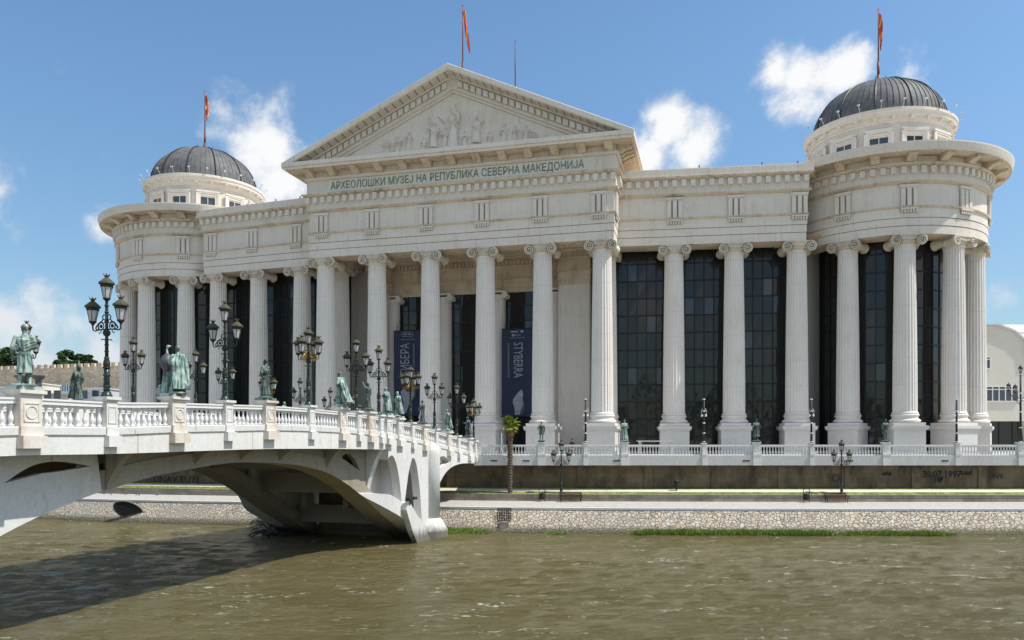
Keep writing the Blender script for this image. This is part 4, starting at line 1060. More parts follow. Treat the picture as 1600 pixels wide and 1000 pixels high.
# --- drums and domes
DZ = EYE + 39.5
def dome(C, wph, pole_h, flag_drop, rdome=8.05):
    KD = .915
    def P(phi, r): return (C.x + r * math.sin(R(phi)), C.y - r * math.cos(R(phi)))
    mb = MB()
    mb.lathe([(a * KD, b_) for a, b_ in ((8.95, A + 9.2), (8.95, DZ - 1.3), (9.1, DZ - 1.28), (9.15, DZ - 1.05), (9.35, DZ - .98), (9.35, DZ - .55), (9.75, DZ - .5), (9.8, DZ - .15), (9.95, DZ + .0), (9.95, DZ + .32), (8.9, DZ + .5), (8.6, DZ + .5))], 96, (C.x, C.y, 0), caps=False)
    for k in range(26):
        f_ = k * 360 / 26; u = (math.cos(R(f_)), math.sin(R(f_))); nn = (math.sin(R(f_)), -math.cos(R(f_))); q = P(f_, 9.3 * KD)
        mb.prism([(0, 0), (.48, 0), (.4, -.2), (.1, -.36), (0, -.36)], lambda p: (q[0] - u[0] * .22 + nn[0] * p[0], q[1] - u[1] * .22 + nn[1] * p[0], DZ - .52 + p[1]), lambda p: (q[0] + u[0] * .22 + nn[0] * p[0], q[1] + u[1] * .22 + nn[1] * p[0], DZ - .52 + p[1]))
    d = mb.build('drum', ST, mus)
    for f_ in wph:
        u = (math.cos(R(f_)), math.sin(R(f_))); nn = (math.sin(R(f_)), -math.cos(R(f_)))
        def B(m_, du, dv, z, sx, sy, sz): q = P(f_, 8.95 * KD); m_.box((q[0] + u[0] * du + nn[0] * dv, q[1] + u[1] * du + nn[1] * dv, z), (sx, sy, sz), u)
        zt = DZ - 2.9; zb = A + 10.2; hh = zt - zb; zc = (zt + zb) / 2
        wf = MB()
        for (sx_, top, dp) in ((3.3, .85, .30), (2.9, .62, .24), (2.45, .34, .17)):
            B(wf, -sx_ / 2 + .11, dp, zc + .2, .22, .22, hh + .4 + .2); B(wf, sx_ / 2 - .11, dp, zc + .2, .22, .22, hh + .4 + .2); B(wf, 0, dp + .01, zt + top, sx_, .22, .24)
        B(wf, 0, .1, zc, .09, .1, hh); B(wf, 0, .1, zt + .12, 2.2, .14, .26)
        w_ = wf.build('window', M['stone'], d)
        g_ = MB(); B(g_, 0, .03, zc, 2.15, .04, hh); g_.build('pane', M['pane'] if C.x < 0 or f_ not in (3,) else M['gl0'], d)
    cc = 6.4; n = 72; pr = []
    for i in range(0, 17):
        a = math.pi / 2 * i / 16; pr.append((max(.02, rdome * math.cos(a)), DZ + .5 + cc * math.sin(a)))
    mb = MB(); mb.lathe([(rdome + .0, DZ + .2)] + pr, n, (C.x, C.y, 0)); dm = mb.build('dome', M['metal'], mus, smooth=True)
    mb = MB()
    for k in range(72):
        if k % 6 == 0: continue
        f_ = k * 5 + 2.5; pts = [(*P(f_, rdome * math.cos(a) + .02), DZ + .5 + cc * math.sin(a) + .01) for a in [math.pi / 2 * i / 14 * .86 for i in range(15)]]
        mb.tube(pts, .045, 4)
    mb.build('seams', M['metal'], dm)
    for k in range(12):
        f_ = k * 30 + 2.5; pts = [(*P(f_, rdome * math.cos(a) + .04), DZ + .5 + cc * math.sin(a) + .04) for a in [math.pi / 2 * i / 14 for i in range(15)]]
        mb = MB(); mb.tube(pts, .095, 6); mb.build('rib', M['zinc2'], dm)
    for k in range(14):
        f_ = -100 + k * 15.4; mb = MB(); q = P(f_, 8.8); q2 = P(f_, 9.4)
        mb.tube([(*q, DZ + .3), (*q2, DZ + 1.1)], .025, 5); mb.box((*P(f_, 9.45), DZ + 1.12), (.3, .2, .14), (math.cos(R(f_)), math.sin(R(f_)))); mb.build('floodlight', M['roofg'], d)
    mb = MB(); top = DZ + .5 + cc
    mb.tube([(C.x + 1.1 * math.cos(a * math.pi / 8), C.y + 1.1 * math.sin(a * math.pi / 8), top + .25) for a in range(17)], .05, 5)
    for a in range(6): mb.tube([(C.x + 1.1 * math.cos(a), C.y + 1.1 * math.sin(a), top - .3), (C.x + 1.25 * math.cos(a), C.y + 1.25 * math.sin(a), top + .7)], .04, 5)
    mb.lathe([(.7, -.1), (.6, .15), (.5, .25)], 16, (C.x, C.y, top)); mb.build('top_railing', M['metal'], dm)
    return top
tR = dome(TR_C, [3 + 27.7 * k for k in range(-5, 5)], 9.7, 0)
tLf = dome(TL_C, [-3.5 + 27.7 * k for k in range(-5, 5)], 9.7, 0, 7.95)
# flags
def flag_mesh(h, w, lean, seed):
    rnd = random.Random(seed); mb = MB(); nz_ = 26; nx_ = 7; vs = []
    for i in range(nz_):
        t_ = i / (nz_ - 1)
        for k in range(nx_):
            s = k / (nx_ - 1); ww = w * (.35 + .65 * math.sin(math.pi * min(1, t_ * .9 + .12)) ** .8)
            vs.append((.1 + s * ww + lean * t_ * t_, .10 * math.sin(9 * s + 3 * t_ + seed) + .05 * math.sin(14 * t_ + seed), -h * t_ + .25 * s * (-1 if t_ < .5 else 1) * h * .12))
    fs = []; mi = []
    for i in range(nz_ - 1):
        for k in range(nx_ - 1):
            fs.append((i * nx_ + k, i * nx_ + k + 1, (i + 1) * nx_ + k + 1, (i + 1) * nx_ + k)); t_ = i / nz_; s = k / nx_
            mi.append(1 if (abs(math.sin(7 * t_ + 2.2 * s + seed)) < .28) else 0)
    mb.add(vs, fs); mb.m = mi; return mb
def flagpole(x, y, z0, h, label, flag=None, base=.22):
    t_ = thing('flagpole', (x, y, z0), label, 'flagpole', 'flagpoles on the museum roof')
    mb = MB(); mb.tube([(0, 0, -.6), (0, 0, h * .13)], base, 12); mb.tube([(0, 0, h * .13), (0, 0, h * .3)], base * .72, 12); mb.tube([(0, 0, h * .3), (0, 0, h)], [base * .42, base * .28], 8)
    mb.ball((0, 0, h), .09, 8, 6)
    link('pole', mb.mesh('pole', M['rusty'], True), t_)
    if flag:
        me = flag_mesh(*flag).mesh('flag', [M['red'], M['yellow']], True); link('flag', me, t_, (0, 0, h * .95), .0)
flagpole(TR_C.x, TR_C.y, tR, 9.9, 'flagpole with a limp red and yellow flag on the right dome', (5.0, .42, .1, 1))
flagpole(TL_C.x, TL_C.y, tLf, 9.5, 'flagpole with a limp red and yellow flag on the left dome', (4.4, .45, .15, 3))
def roofpole(px, py0, py1, v, label, flag):
    u_ = PO.u_at(px, v); x, y = PO.at(u_, v); zr = rk(u_); h = EYE + (YH - py1) * y / F - zr + .3
    flagpole(x, y, zr - .3, h, label, flag, .2)
roofpole(723, 105, 9, -3, 'flagpole with a drooping red and yellow flag at the peak of the pediment', (5.6, .4, .75, 5))
roofpole(805, 130, 64, -3, 'bare rust red pole without a flag on the right slope of the pediment roof', None)
# banners
def banner(px0, px1, py0, py1, label, word, down, small, top_txt):
    v = -7.6; u0 = PO.u_at(px0, v); u1 = PO.u_at(px1, v); x, y = PO.at((u0 + u1) / 2, v)
    z1 = EYE + (YH - py0) * y / F; z0 = EYE + (YH - py1) * y / F
    b = thing('banner', (x, y, z0), label, 'banner', 'navy banners between the columns', world=True)
    w = u1 - u0; h = z1 - z0
    mb = MB(); nz_ = 24; vs = []
    for i in range(nz_ + 1):
        for k in range(9):
            uu = u0 + w * k / 8; vv = v + .05 * math.sin(i * .7 + k) + .04 * math.sin(k * 1.9)
            vs.append((*PO.at(uu, vv), z0 + h * i / nz_))
    mb.add(vs, [(i * 9 + k, i * 9 + k + 1, (i + 1) * 9 + k + 1, (i + 1) * 9 + k) for i in range(nz_) for k in range(8)])
    cl = mb.build('cloth', M['navy'], b, smooth=True)
    mb = MB()
    for zz in (z0, z1): mb.tube([(*PO.at(u0 - .1, v), zz), (*PO.at(u1 + .1, v), zz)], .06)
    for uu in (u0 + .3, u1 - .3): mb.tube([(*PO.at(uu, v), z1), (*PO.at(uu, v - .8), z1 + .8)], .03)
    mb.build('batten', M['black'], b)
    def pl(cx, top, down):
        # text running down (rotated clockwise) or up
        if down: return lambda a, b_, c_: (*PO.at(u0 + w * cx + b_, v + .13 + c_), z1 - h * top - a)
        return lambda a, b_, c_: (*PO.at(u0 + w * cx - b_, v + .13 + c_), z1 - h * top + a)
    if down:
        put_text('word', M['ink'], b, word, 1.75, pl(.40, .155, True), .01, 1., 1., width=h * .40)
        put_text('word', M['ink'], b, small, .34, pl(.20, .16, True), .01, 1., 1., width=h * .39)
    else:
        put_text('word', M['ink'], b, word, 1.75, pl(.55, .60, False), .01, 1., 1., width=h * .445)
        put_text('word', M['ink'], b, small, .34, pl(.74, .60, False), .01, 1., 1., width=h * .44)
    mb = MB(); yy = z1 - h * .105; mb.box((*PO.at(u0 + w * .5, v + .14), yy), (w * .5, .02, .04), PO.u)
    if down:
        mb.box((*PO.at(u0 + w * .42, v + .14), z1 - h * .035), (w * .24, .02, .16), PO.u); mb.box((*PO.at(u0 + w * .52, v + .14), z1 - h * .075), (w * .2, .02, .07), PO.u)
        for cx, cz in ((.66, .035), (.38, .075)): q = PO.at(u0 + w * cx, v + .14); mb.ball((q[0], q[1], z1 - h * cz), (.18, .02, .18), 10, 6)
    else:
        pts = []
        for k in range(25):
            a = 2 * math.pi * k / 24; pts.append((*PO.at(u0 + w * .5 + (w * .14 if math.cos(a) > 0 else -w * .14) + .22 * math.cos(a), v + .15), z1 - h * .045 + .3 * math.sin(a)))
        mb.tube(pts, .03, 4)
        for cx in (.42, .57): mb.box((*PO.at(u0 + w * cx, v + .14), z1 - h * .045), (w * .11, .02, .14), PO.u)
    mb.build('rule_and_emblem', M['ink'], b)
    # printed fragment of carved stone: a pale flat silhouette with a darker side
    if down: P1 = [(.42, .78), (.55, .72), (.66, .69), (.70, .74), (.68, .80), (.70, .86), (.64, .91), (.58, .98), (.44, .98), (.42, .90), (.36, .84), (.38, .80)]; P2 = [(.68, .80), (.76, .86), (.74, .94), (.66, 1.0), (.58, .98), (.64, .91), (.70, .86)]
    else: P1 = [(.25, .72), (.35, .68), (.5, .72), (.7, .68), (.74, .74), (.66, .82), (.55, .86), (.45, .96), (.34, .99), (.3, .9), (.36, .84), (.3, .78)]; P2 = [(.7, .68), (.8, .7), (.78, .78), (.66, .82)]
    for P_, m_, nm in ((P1, 'pale', 'print'), (P2, 'slate', 'print_shade')):
        mb = MB(); mb.prism([(a, min(c_, .985)) for a, c_ in P_], lambda p: (*PO.at(u0 + w * p[0], v + .125), z1 - h * p[1]), lambda p: (*PO.at(u0 + w * p[0], v + .14), z1 - h * p[1])); mb.build(nm, M[m_], b)
banner(615.5, 660, 516.5, 650, 'navy banner reading СТИБЕРА hanging at the left of the portico', 'СТИБЕРА', False, '10 ГОДИНИ АРХЕОЛОШКИ ИСТРАЖУВАЊА', '26.4 - 26.10')
banner(784, 832.5, 513.5, 651, 'navy banner reading STYBERRA hanging at the right of the portico', 'STYBERRA', True, '10 YEARS OF ARCHAEOLOGICAL EXCAVATIONS', '')

# ------------------------------------------------------------------ FIGURES
def remesh(mb, vox, smooth_it=2):
    me = bpy.data.meshes.new('tmp'); me.from_pydata([tuple(v) for v in mb.v], [], mb.f)
    bm = bmesh.new(); bm.from_mesh(me); bmesh.ops.recalc_face_normals(bm, faces=bm.faces); bm.to_mesh(me); bm.free()
    o = bpy.data.objects.new('tmp', me); COL.objects.link(o)
    r = o.modifiers.new('r', 'REMESH'); r.mode = 'VOXEL'; r.voxel_size = vox; r.use_smooth_shade = True
    if smooth_it:
        s_ = o.modifiers.new('s', 'SMOOTH'); s_.factor = .5; s_.iterations = smooth_it
    dg = bpy.context.evaluated_depsgraph_get(); out = bpy.data.meshes.new_from_object(o.evaluated_get(dg))
    bpy.data.objects.remove(o); bpy.data.meshes.remove(me); return out
def limb(mb, pts, rs, seg=10):
    P = [Vector(p) for p in pts]
    mb.tube(P, rs, seg)
    for p, r in zip(P, rs): mb.ball(p, r, seg, 6)
def hand(mb, w, d, up=Vector((0, 0, 1)), k=1., curl=.5):
    """palm, four fingers of different length and a thumb, grown from the wrist w along d"""
    w = Vector(w); d = Vector(d).normalized(); side = d.cross(up)
    side = side.normalized() if side.length > .1 else Vector((1, 0, 0)); nrm = side.cross(d)
    for s_ in (-.026, -.009, .009, .026): limb(mb, [w, w + d * .09 * k + side * s_ * k], [.021 * k, .018 * k], 6)
    for i, ln in enumerate((.068, .080, .074, .056)):
        a = w + d * .088 * k + side * (-.03 + .02 * i) * k; b = a + (d - nrm * curl * .5).normalized() * ln * .55 * k; c_ = b + (d * .4 - nrm * curl).normalized() * ln * .5 * k
        limb(mb, [a, b, c_], [.0105 * k, .0095 * k, .008 * k], 6)
    a = w + d * .03 * k - side * .03 * k; limb(mb, [a, a + (d - side).normalized() * .035 * k, a + (d * 1.2 - side * .6 - nrm * .5).normalized() * .065 * k], [.013 * k, .012 * k, .009 * k], 6)
def figure(name, H=1.8, robe='long', arms=(('cross'), ('cross')), folds=11, seed=0, head=(0, 0), hair='short', cloak=0., hat=None, lean=0., width=1., vox=.026, extra=None, sleeves=True, mat='verd', k_h=1., beard=True):
    """standing draped figure; faces +Y; height H in metres incl. head"""
    rnd = random.Random(seed); mb = MB(); k = H / 1.8
    ph = [rnd.uniform(0, 6.28) for _ in range(6)]
    def P(x, y, z): return Vector((x * k + lean * z * z * .1, y * k, z * k))
    # legs and hips
    st = .10
    limb(mb, [P(-.10, 0, .94), P(-.11, .03, .50), P(-.12, -.02, .08)], [.10 * k, .065 * k, .045 * k]); limb(mb, [P(.10, 0, .94), P(.12, .09, .50), P(.13, .04, .08)], [.10 * k, .065 * k, .045 * k])
    for sx, y0 in ((-.12, -.02), (.13, .04)): limb(mb, [P(sx, y0 - .03, .05), P(sx * 1.15, y0 + .17, .03)], [.05 * k, .038 * k])
    # trunk
    limb(mb, [P(0, 0, .95), P(0, .0, 1.12), P(0, .01, 1.33)], [.155 * k, .14 * k, .165 * k], 14)
    limb(mb, [P(-.17, 0, 1.42), P(.17, 0, 1.42)], [.085 * k, .085 * k], 10)
    limb(mb, [P(0, 0, 1.42), P(0, .015, 1.58)], [.075 * k, .058 * k])
    # drapery lofts with folds
    def loft(levels, nf, amp, seg=72, a0=0, a1=6.2832, yo=0):
        vs = []
        for (z, rx, ry, cx, cy) in levels:
            for q in range(seg):
                a = 6.2832 * q / seg
                fo = amp * (math.sin(nf * a + ph[0] + 2.2 * z) + .6 * math.sin((nf * 1.7) * a + ph[1] - 3 * z) + .5 * math.sin(5 * a + ph[2] + 4 * z))
                tw = .03 * math.sin(18 * z + 3 * math.sin(a + ph[3]) + a * 2) * (1 if z > .5 else .4)
                r = 1 + fo + tw
                p = P(cx + rx * r * math.cos(a), cy + ry * r * math.sin(a) + yo, z); vs.append(p)
        n = len(levels)
        fs = [(i * seg + q, i * seg + (q + 1) % seg, (i + 1) * seg + (q + 1) % seg, (i + 1) * seg + q) for i in range(n - 1) for q in range(seg)]
        fs += [tuple(range(seg))[::-1], tuple((n - 1) * seg + q for q in range(seg))]; mb.add(vs, fs)
    hem = {'long': .06, 'mid': .38, 'short': .62}[robe]
    lv = []
    for i in range(22):
        t_ = i / 21; z = hem + (1.46 - hem) * t_
        rx = (.27 if robe == 'long' else .24) * (1 - t_) + .17 * t_ if t_ < .6 else None
        rx = (.26 - .10 * t_ / .6) if t_ < .6 else (.16 + .06 * math.sin((t_ - .6) / .4 * 2.2))
        if t_ > .95: rx = .13
        lv.append((z, rx * width, rx * .78, .02 * math.sin(5 * t_), .02 * (1 - t_)))
    loft(lv, folds, .055)
    if cloak:
        lv = []
        for i in range(20):
            t_ = i / 19; z = .16 + (1.5 - .16) * t_
            rx = (.27 + .10 * cloak * (1 - t_)) * (1 if t_ < .8 else 1 - (t_ - .8) * 2.2); ry = .13 + .13 * cloak * (1 - t_) * .8
            lv.append((z, rx * width, ry, 0, -.12 - .28 * cloak * (1 - t_) ** 1.5))
        loft(lv, 9, .07)
    # sash of cloth over one shoulder
    pts = [P(.19, -.02, 1.46), P(.10, .13, 1.30), P(-.06, .17, 1.12), P(-.2, .08, .98), P(-.2, -.08, .95)]
    if robe != 'short': limb(mb, pts, [.05 * k, .045 * k, .05 * k, .05 * k, .04 * k], 8)
    for j in range(3):
        o_ = .09 * j; limb(mb, [P(-.22, .05 - o_ * .5, 1.38 - o_), P(0, -.15, 1.2 - o_), P(.24, -.06, 1.32 - o_ * .9)], [.028 * k, .032 * k, .028 * k], 6)
    # arms
    for sx, pose in ((-1, arms[0]), (1, arms[1])):
        sh = (sx * .21, 0, 1.42)
        E_, Hn = {'cross': ((sx * .29, .04, 1.16), (sx * .05, .22, 1.2)), 'down': ((sx * .30, -.02, 1.14), (sx * .29, .06, .9)), 'hip': ((sx * .36, -.08, 1.16), (sx * .20, .06, 1.0)),
                  'out': ((sx * .34, .1, 1.2), (sx * .34, .36, 1.24)), 'up': ((sx * .36, .08, 1.48), (sx * .30, .2, 1.74)), 'fwd': ((sx * .26, .12, 1.2), (sx * .12, .38, 1.28)), 'book': ((sx * .28, .03, 1.15), (sx * .10, .25, 1.08))}[pose]
        limb(mb, [P(*sh), P(*E_), P(*Hn)], [.075 * k, .06 * k, .036 * k])
        if robe != 'short' and sleeves: limb(mb, [P(*sh), P(*E_), P(E_[0] * .9 + Hn[0] * .1, E_[1], E_[2] - .12)], [.085 * k, .07 * k, .045 * k])
        dv = P(*Hn) - P(*E_); hand(mb, P(*Hn), dv, k=k * 1.1)
    # head with a face
    hx, hy = head; hc = P(0, .03, 1.69); rot = Matrix.Rotation(hx, 3, 'Z') @ Matrix.Rotation(hy, 3, 'X')
    def Hd(x, y, z): return hc + rot @ (Vector((x, y, z)) * k * k_h)
    vs0 = len(mb.v)
    def hb(c, r, s=10, q=8): mb.ball((0, 0, 0), [v * k * k_h for v in r], s, q); n = s * (q - 1) + 2; c = Hd(*c); mb.v[-n:] = [tuple(c + rot @ Vector(v)) for v in mb.v[-n:]]
    hb((0, -.01, .02), (.078, .098, .105), 14, 10); hb((0, .035, -.055), (.052, .06, .06))      # skull, jaw
    hb((0, .098, -.012), (.014, .024, .032), 6, 6); hb((0, .085, .024), (.055, .016, .012), 8, 6)      # nose, brow
    hb((-.03, .082, .006), (.014, .012, .009), 6, 5); hb((.03, .082, .006), (.014, .012, .009), 6, 5)  # eyes
    hb((0, .086, -.052), (.024, .012, .008), 6, 5); hb((0, .078, -.088), (.02, .018, .018), 6, 5)
    for sx in (-1, 1): hb((sx * .08, -.005, -.005), (.012, .022, .032), 6, 6)
    if hair == 'short': hb((0, -.02, .045), (.088, .1, .09), 12, 8)
    if hair == 'long': hb((0, -.03, .03), (.094, .1, .1), 12, 8); hb((0, -.07, -.09), (.085, .055, .12), 10, 8)
    if hair == 'hood': hb((0, -.03, .03), (.1, .11, .12), 12, 8); hb((0, -.06, -.1), (.12, .09, .13), 10, 8)
    if beard: hb((0, .07, -.1), (.05, .035, .055), 8, 6)
    if hat == 'pointed':
        for i in range(10): t_ = i / 9; hb((0, -.01 + .0 * t_, .09 + .34 * t_), (.085 * (1 - t_) + .008, .085 * (1 - t_) + .008, .05), 8, 5)
    if hat == 'crown': hb((0, -.01, .11), (.09, .1, .035), 10, 5)
    if hat == 'cap': hb((0, -.01, .09), (.105, .115, .05), 10, 6)
    if extra: extra(mb, P, limb)
    # rough plinth disc under the feet
    mb.lathe([(.34 * k, -.02), (.34 * k, .05 * k), (.30 * k, .07 * k)], 20, (0, 0, 0))
    return remesh(mb, vox * k / 1.2)
def x_vase(mb, P, limb):
    pass
def statue(label, pos, face, h, mat='verd', grp='bronze statues on the bridge', base=(.95, .85, .16), name='statue', **kw):
    t_ = thing(name, pos, label, 'statue', grp)
    me = figure('figure', H=h - base[2], **kw); me.materials.clear(); me.materials.append(M[mat])
    link('figure', me, t_, (0, 0, base[2]), face)
    mb = MB(); mb.box((0, 0, base[2] / 2), (base[0], base[1], base[2]), (math.cos(bang), math.sin(bang))); link('plinth', mb.mesh('plinth', M[mat]), t_)
    return t_
def face_dir(dx, dy): return math.atan2(dy, dx) - math.pi / 2
IN = face_dir(-BR.x, -BR.y)      # looking across the bridge deck, away from the river side
def bpos_top(side, t_): w = -.22 if side == 0 else -WID + .22; return bp(t_, w, TOPZ[(side, t_)])
def x_scroll(mb, P, limb): limb(mb, [P(.0, .26, 1.1), P(.02, .24, 1.34)], [.035, .035], 8)
def x_staff(mb, P, limb): limb(mb, [P(-.34, .36, .08), P(-.34, .36, 1.75)], [.022, .022], 6)
def x_book(mb, P, limb): mb.box(P(.0, .28, 1.12), (.3, .09, .22))
def x_small(mb, P, limb): limb(mb, [P(.3, .42, .1), P(.28, .44, .5), P(.28, .42, .62)], [.17, .13, .09], 8)
def x_cloth(mb, P, limb): limb(mb, [P(.26, -.28, .1), P(.22, -.2, .6), P(.18, -.1, 1.2)], [.16, .12, .08], 8)
statue('verdigris robed statue seen from behind, hand on hip, leftmost on the bridge', bpos_top(0, 53.3), face_dir(-.55, .85), 2.62, robe='mid', arms=('down', 'book'), hair='short', head=(.9, 0), sleeves=False, width=.88, folds=9, seed=1, vox=.024, beard=False)
# group: man before a tall carved shape
p = bpos_top(0, 44.9)
s2 = statue('verdigris statue of a cloaked man facing a tall grey vessel with a bird on it', p, face_dir(-.8, .55), 2.5, robe='long', arms=('fwd', 'cross'), hair='short', hat='crown', cloak=.35, width=1.25, seed=2, vox=.024)
s2.children[0].location = (.22, .0, .16)
mb = MB(); q = (-.42, .25, 0)
mb.lathe([(.16, .7), (.14, 1.0), (.20, 1.35), (.36, 1.62), (.37, 1.85), (.24, 2.05), (.13, 2.15), (.08, 2.2)], 20, q); s_ = link('vessel', mb.mesh('vessel', M['slate'], True), s2)
mb = MB(); mb.lathe([(.34, 0), (.32, .4), (.24, .8), (.2, 1.2), (.15, 1.5)], 40, q, rf=lambda k, r, z: 1 + .07 * math.sin(k * 2.4)); mb.ball((-.72, .1, .26), (.2, .2, .26)); mb.ball((-.7, .1, .5), (.11, .11, .13)); mb.tube([(-.42, .25, 2.15), (-.44, .25, 2.4), (-.38, .25, 2.58), (-.22, .25, 2.56)], [.07, .05, .06, .03]); mb.ball((-.37, .25, 2.55), (.1, .08, .08))
s_ = link('drapery', remesh(mb, .03), s2); s_.data.materials.append(M['verd'])
statue('dark bronze statue holding a scroll, left of the five-lantern lamp', bpos_top(0, 37.1), face_dir(-.9, .3), 2.45, 'verd2', arms=('book', 'cross'), hair='short', seed=3, extra=x_scroll)
statue('green statue with a long cloak flaring back, in front of the leftmost portico column', bpos_top(0, 28.3), face_dir(-.95, .1), 2.5, 'verd', arms=('cross', 'cross'), hair='long', cloak=1.3, seed=4)
statue('dark slender statue with one arm raised beside the tall lamp', bpos_top(0, 24.0), face_dir(-.9, .3), 2.2, 'verd2', arms=('up', 'down'), hair='long', seed=5, robe='long', width=.85, beard=False)
statue('broad green statue in a wide toga with a dark lower robe', bpos_top(0, 21.0), face_dir(-.95, .2), 2.2, 'verd', arms=('fwd', 'cross'), hair='short', cloak=.5, width=1.15, seed=6, lean=-.05)
statue('pale green hooded statue with praying hands', bpos_top(0, 18.9), face_dir(-.95, -.1), 2.15, 'verd', arms=('cross', 'cross'), hair='hood', cloak=.7, width=.85, seed=7, beard=False)
statue('grey green statue holding a book, before the second portico column', bpos_top(0, 13.7), face_dir(-.9, .3), 2.15, 'verd2', arms=('book', 'book'), hair='short', seed=8, extra=x_book)
statue('blue green bearded statue wrapped in a trailing cloak, second last before the quay', bpos_top(0, 7.9), face_dir(-.8, -.4), 2.1, 'verd', arms=('cross', 'down'), hair='short', cloak=.8, seed=9, hat='cap')
statue('dark statue with an outstretched hand, last on the bridge before the quay', bpos_top(0, 2.2), face_dir(-.95, -.1), 2.15, 'verd2', arms=('out', 'cross'), hair='long', cloak=.5, seed=10)
statue('small dark statue of a bearded man in a pointed helmet on the far parapet', bpos_top(1, 37.1), face_dir(.8, -.1), 2.45, 'verd2', arms=('cross', 'out'), hair='long', hat='pointed', cloak=.6, seed=11)
statue('statue on the far parapet mostly hidden behind the man with the vessel', bpos_top(1, 28.3), face_dir(.9, -.3), 2.3, 'verd2', seed=12)
statue('green statue on the far parapet showing only head and shoulders', bpos_top(1, 13.7), face_dir(.8, -.3), 2.2, 'verd', arms=('cross', 'fwd'), seed=13)
statue('grey statue on the far parapet left of the flaring cloak', bpos_top(1, 7.9), face_dir(.6, -.7), 2.05, 'verd2', seed=14)
statue('small dark statue on the far parapet behind the raised arm statue', bpos_top(1, 2.2), face_dir(.6, -.7), 2.0, 'verd2', seed=15, arms=('down', 'cross'))
for (px, lb, hgt, mt, kw) in ((846, 'dark bronze statue of a soldier with bare legs on the quay balustrade by the palm', 2.15, 'verd2', dict(robe='short', arms=('hip', 'down'), seed=21)),
                              (976, 'green full robed statue on the quay balustrade beside the corner column', 2.35, 'verd', dict(arms=('cross', 'cross'), width=1.2, hair='short', seed=22)),
                              (1182, 'dark statue in a long coat seen from behind on the quay balustrade', 2.4, 'verd2', dict(robe='mid', arms=('down', 'down'), width=1.15, seed=23)),
                              (1384, 'dark statue in a knee length tunic with elbows out on the quay balustrade', 2.4, 'verd2', dict(robe='short', arms=('cross', 'cross'), width=1.1, hair='long', seed=24))):
    statue(lb, (qx(px), QZ + .04, QB + 1.4), .15, hgt, mt, 'bronze statues on the quay balustrade', base=(.6, .5, .1), **kw)
# pediment relief: figures pressed flat against the tympanum
mb0 = []
for (px, py, h, kw) in ((709, 222, 6.0, dict(robe='long', arms=('out', 'out'), seed=31, hair='hood')), (679, 228, 4.2, dict(robe='mid', arms=('out', 'up'), seed=32)), (745, 222, 4.4, dict(robe='mid', arms=('up', 'down'), seed=33)),
                        (640, 232, 3.3, dict(robe='long', arms=('fwd', 'fwd'), seed=34, lean=.12)), (788, 219, 3.1, dict(robe='long', arms=('hip', 'cross'), seed=35)), (662, 230, 2.4, dict(robe='long', seed=36)), (727, 224, 2.8, dict(robe='mid', seed=37)),
                        (765, 221, 2.3, dict(robe='long', seed=38)), (606, 237, 2.7, dict(robe='long', arms=('out', 'out'), seed=39)), (822, 214, 2.6, dict(robe='long', arms=('out', 'down'), seed=40)), (585, 240, 1.5, dict(robe='long', seed=41)), (622, 234, 2.9, dict(robe='long', arms=('fwd', 'cross'), seed=43, lean=.1)), (805, 216, 2.8, dict(robe='mid', arms=('out', 'cross'), seed=44)), (696, 226, 3.4, dict(robe='mid', arms=('cross', 'out'), seed=45)), (866, 210, 1.4, dict(robe='long', seed=46)), (560, 243, 1.3, dict(robe='long', seed=47)), (845, 212, 1.4, dict(robe='long', seed=42))):
    me = figure('f', H=h, vox=.028, beard=False, **kw)
    uu = PO.u_at(px, .05); me.materials.clear(); me.materials.append(M['stone'])
    mb = MB(); ang = math.radians(kw['seed'] * 37 % 60 - 30)
    rt = Matrix.Rotation(ang + math.pi, 3, 'Z')
    vs = [rt @ v.co for v in me.vertices]
    lie = 1 if h < 2.2 else 0
    vs2 = [(*PO.at(uu + (v.x if not lie else v.x * .6 + v.z * .9 * (-1 if px < 700 else 1)), .03 - v.y * 1.4), zt0 + .05 + (v.z if not lie else v.z * .45)) for v in vs]
    mb.add(vs2, [tuple(p_.vertices) for p_ in me.polygons]); mb.build('relief_figure', M['stone'], ped, smooth=True); bpy.data.meshes.remove(me)
mb = MB()
for (px, py, r_) in ((617, 225, .6), (590, 228, .5), (830, 208, .85), (808, 214, .5), (850, 211, .45), (870, 210, .35), (651, 222, .5), (760, 215, .4)):
    uu = PO.u_at(px, .05)
    for q in range(3): mb.tube([(*PO.at(uu + r_ * (1 - q * .3) * math.cos(a * .5), .1), zt0 + .15 + r_ + r_ * (1 - q * .3) * math.sin(a * .5)) for a in range(13)], .09, 5)
    mb.build('relief_ornament', M['stone'], ped); mb = MB()
uu = PO.u_at(671, .05); mb.tube([(*PO.at(uu, .2), zt0 + .2), (*PO.at(uu, .2), zt0 + 5.0)], .07, 6)
mb.build('relief_ornament', M['stone'], ped)

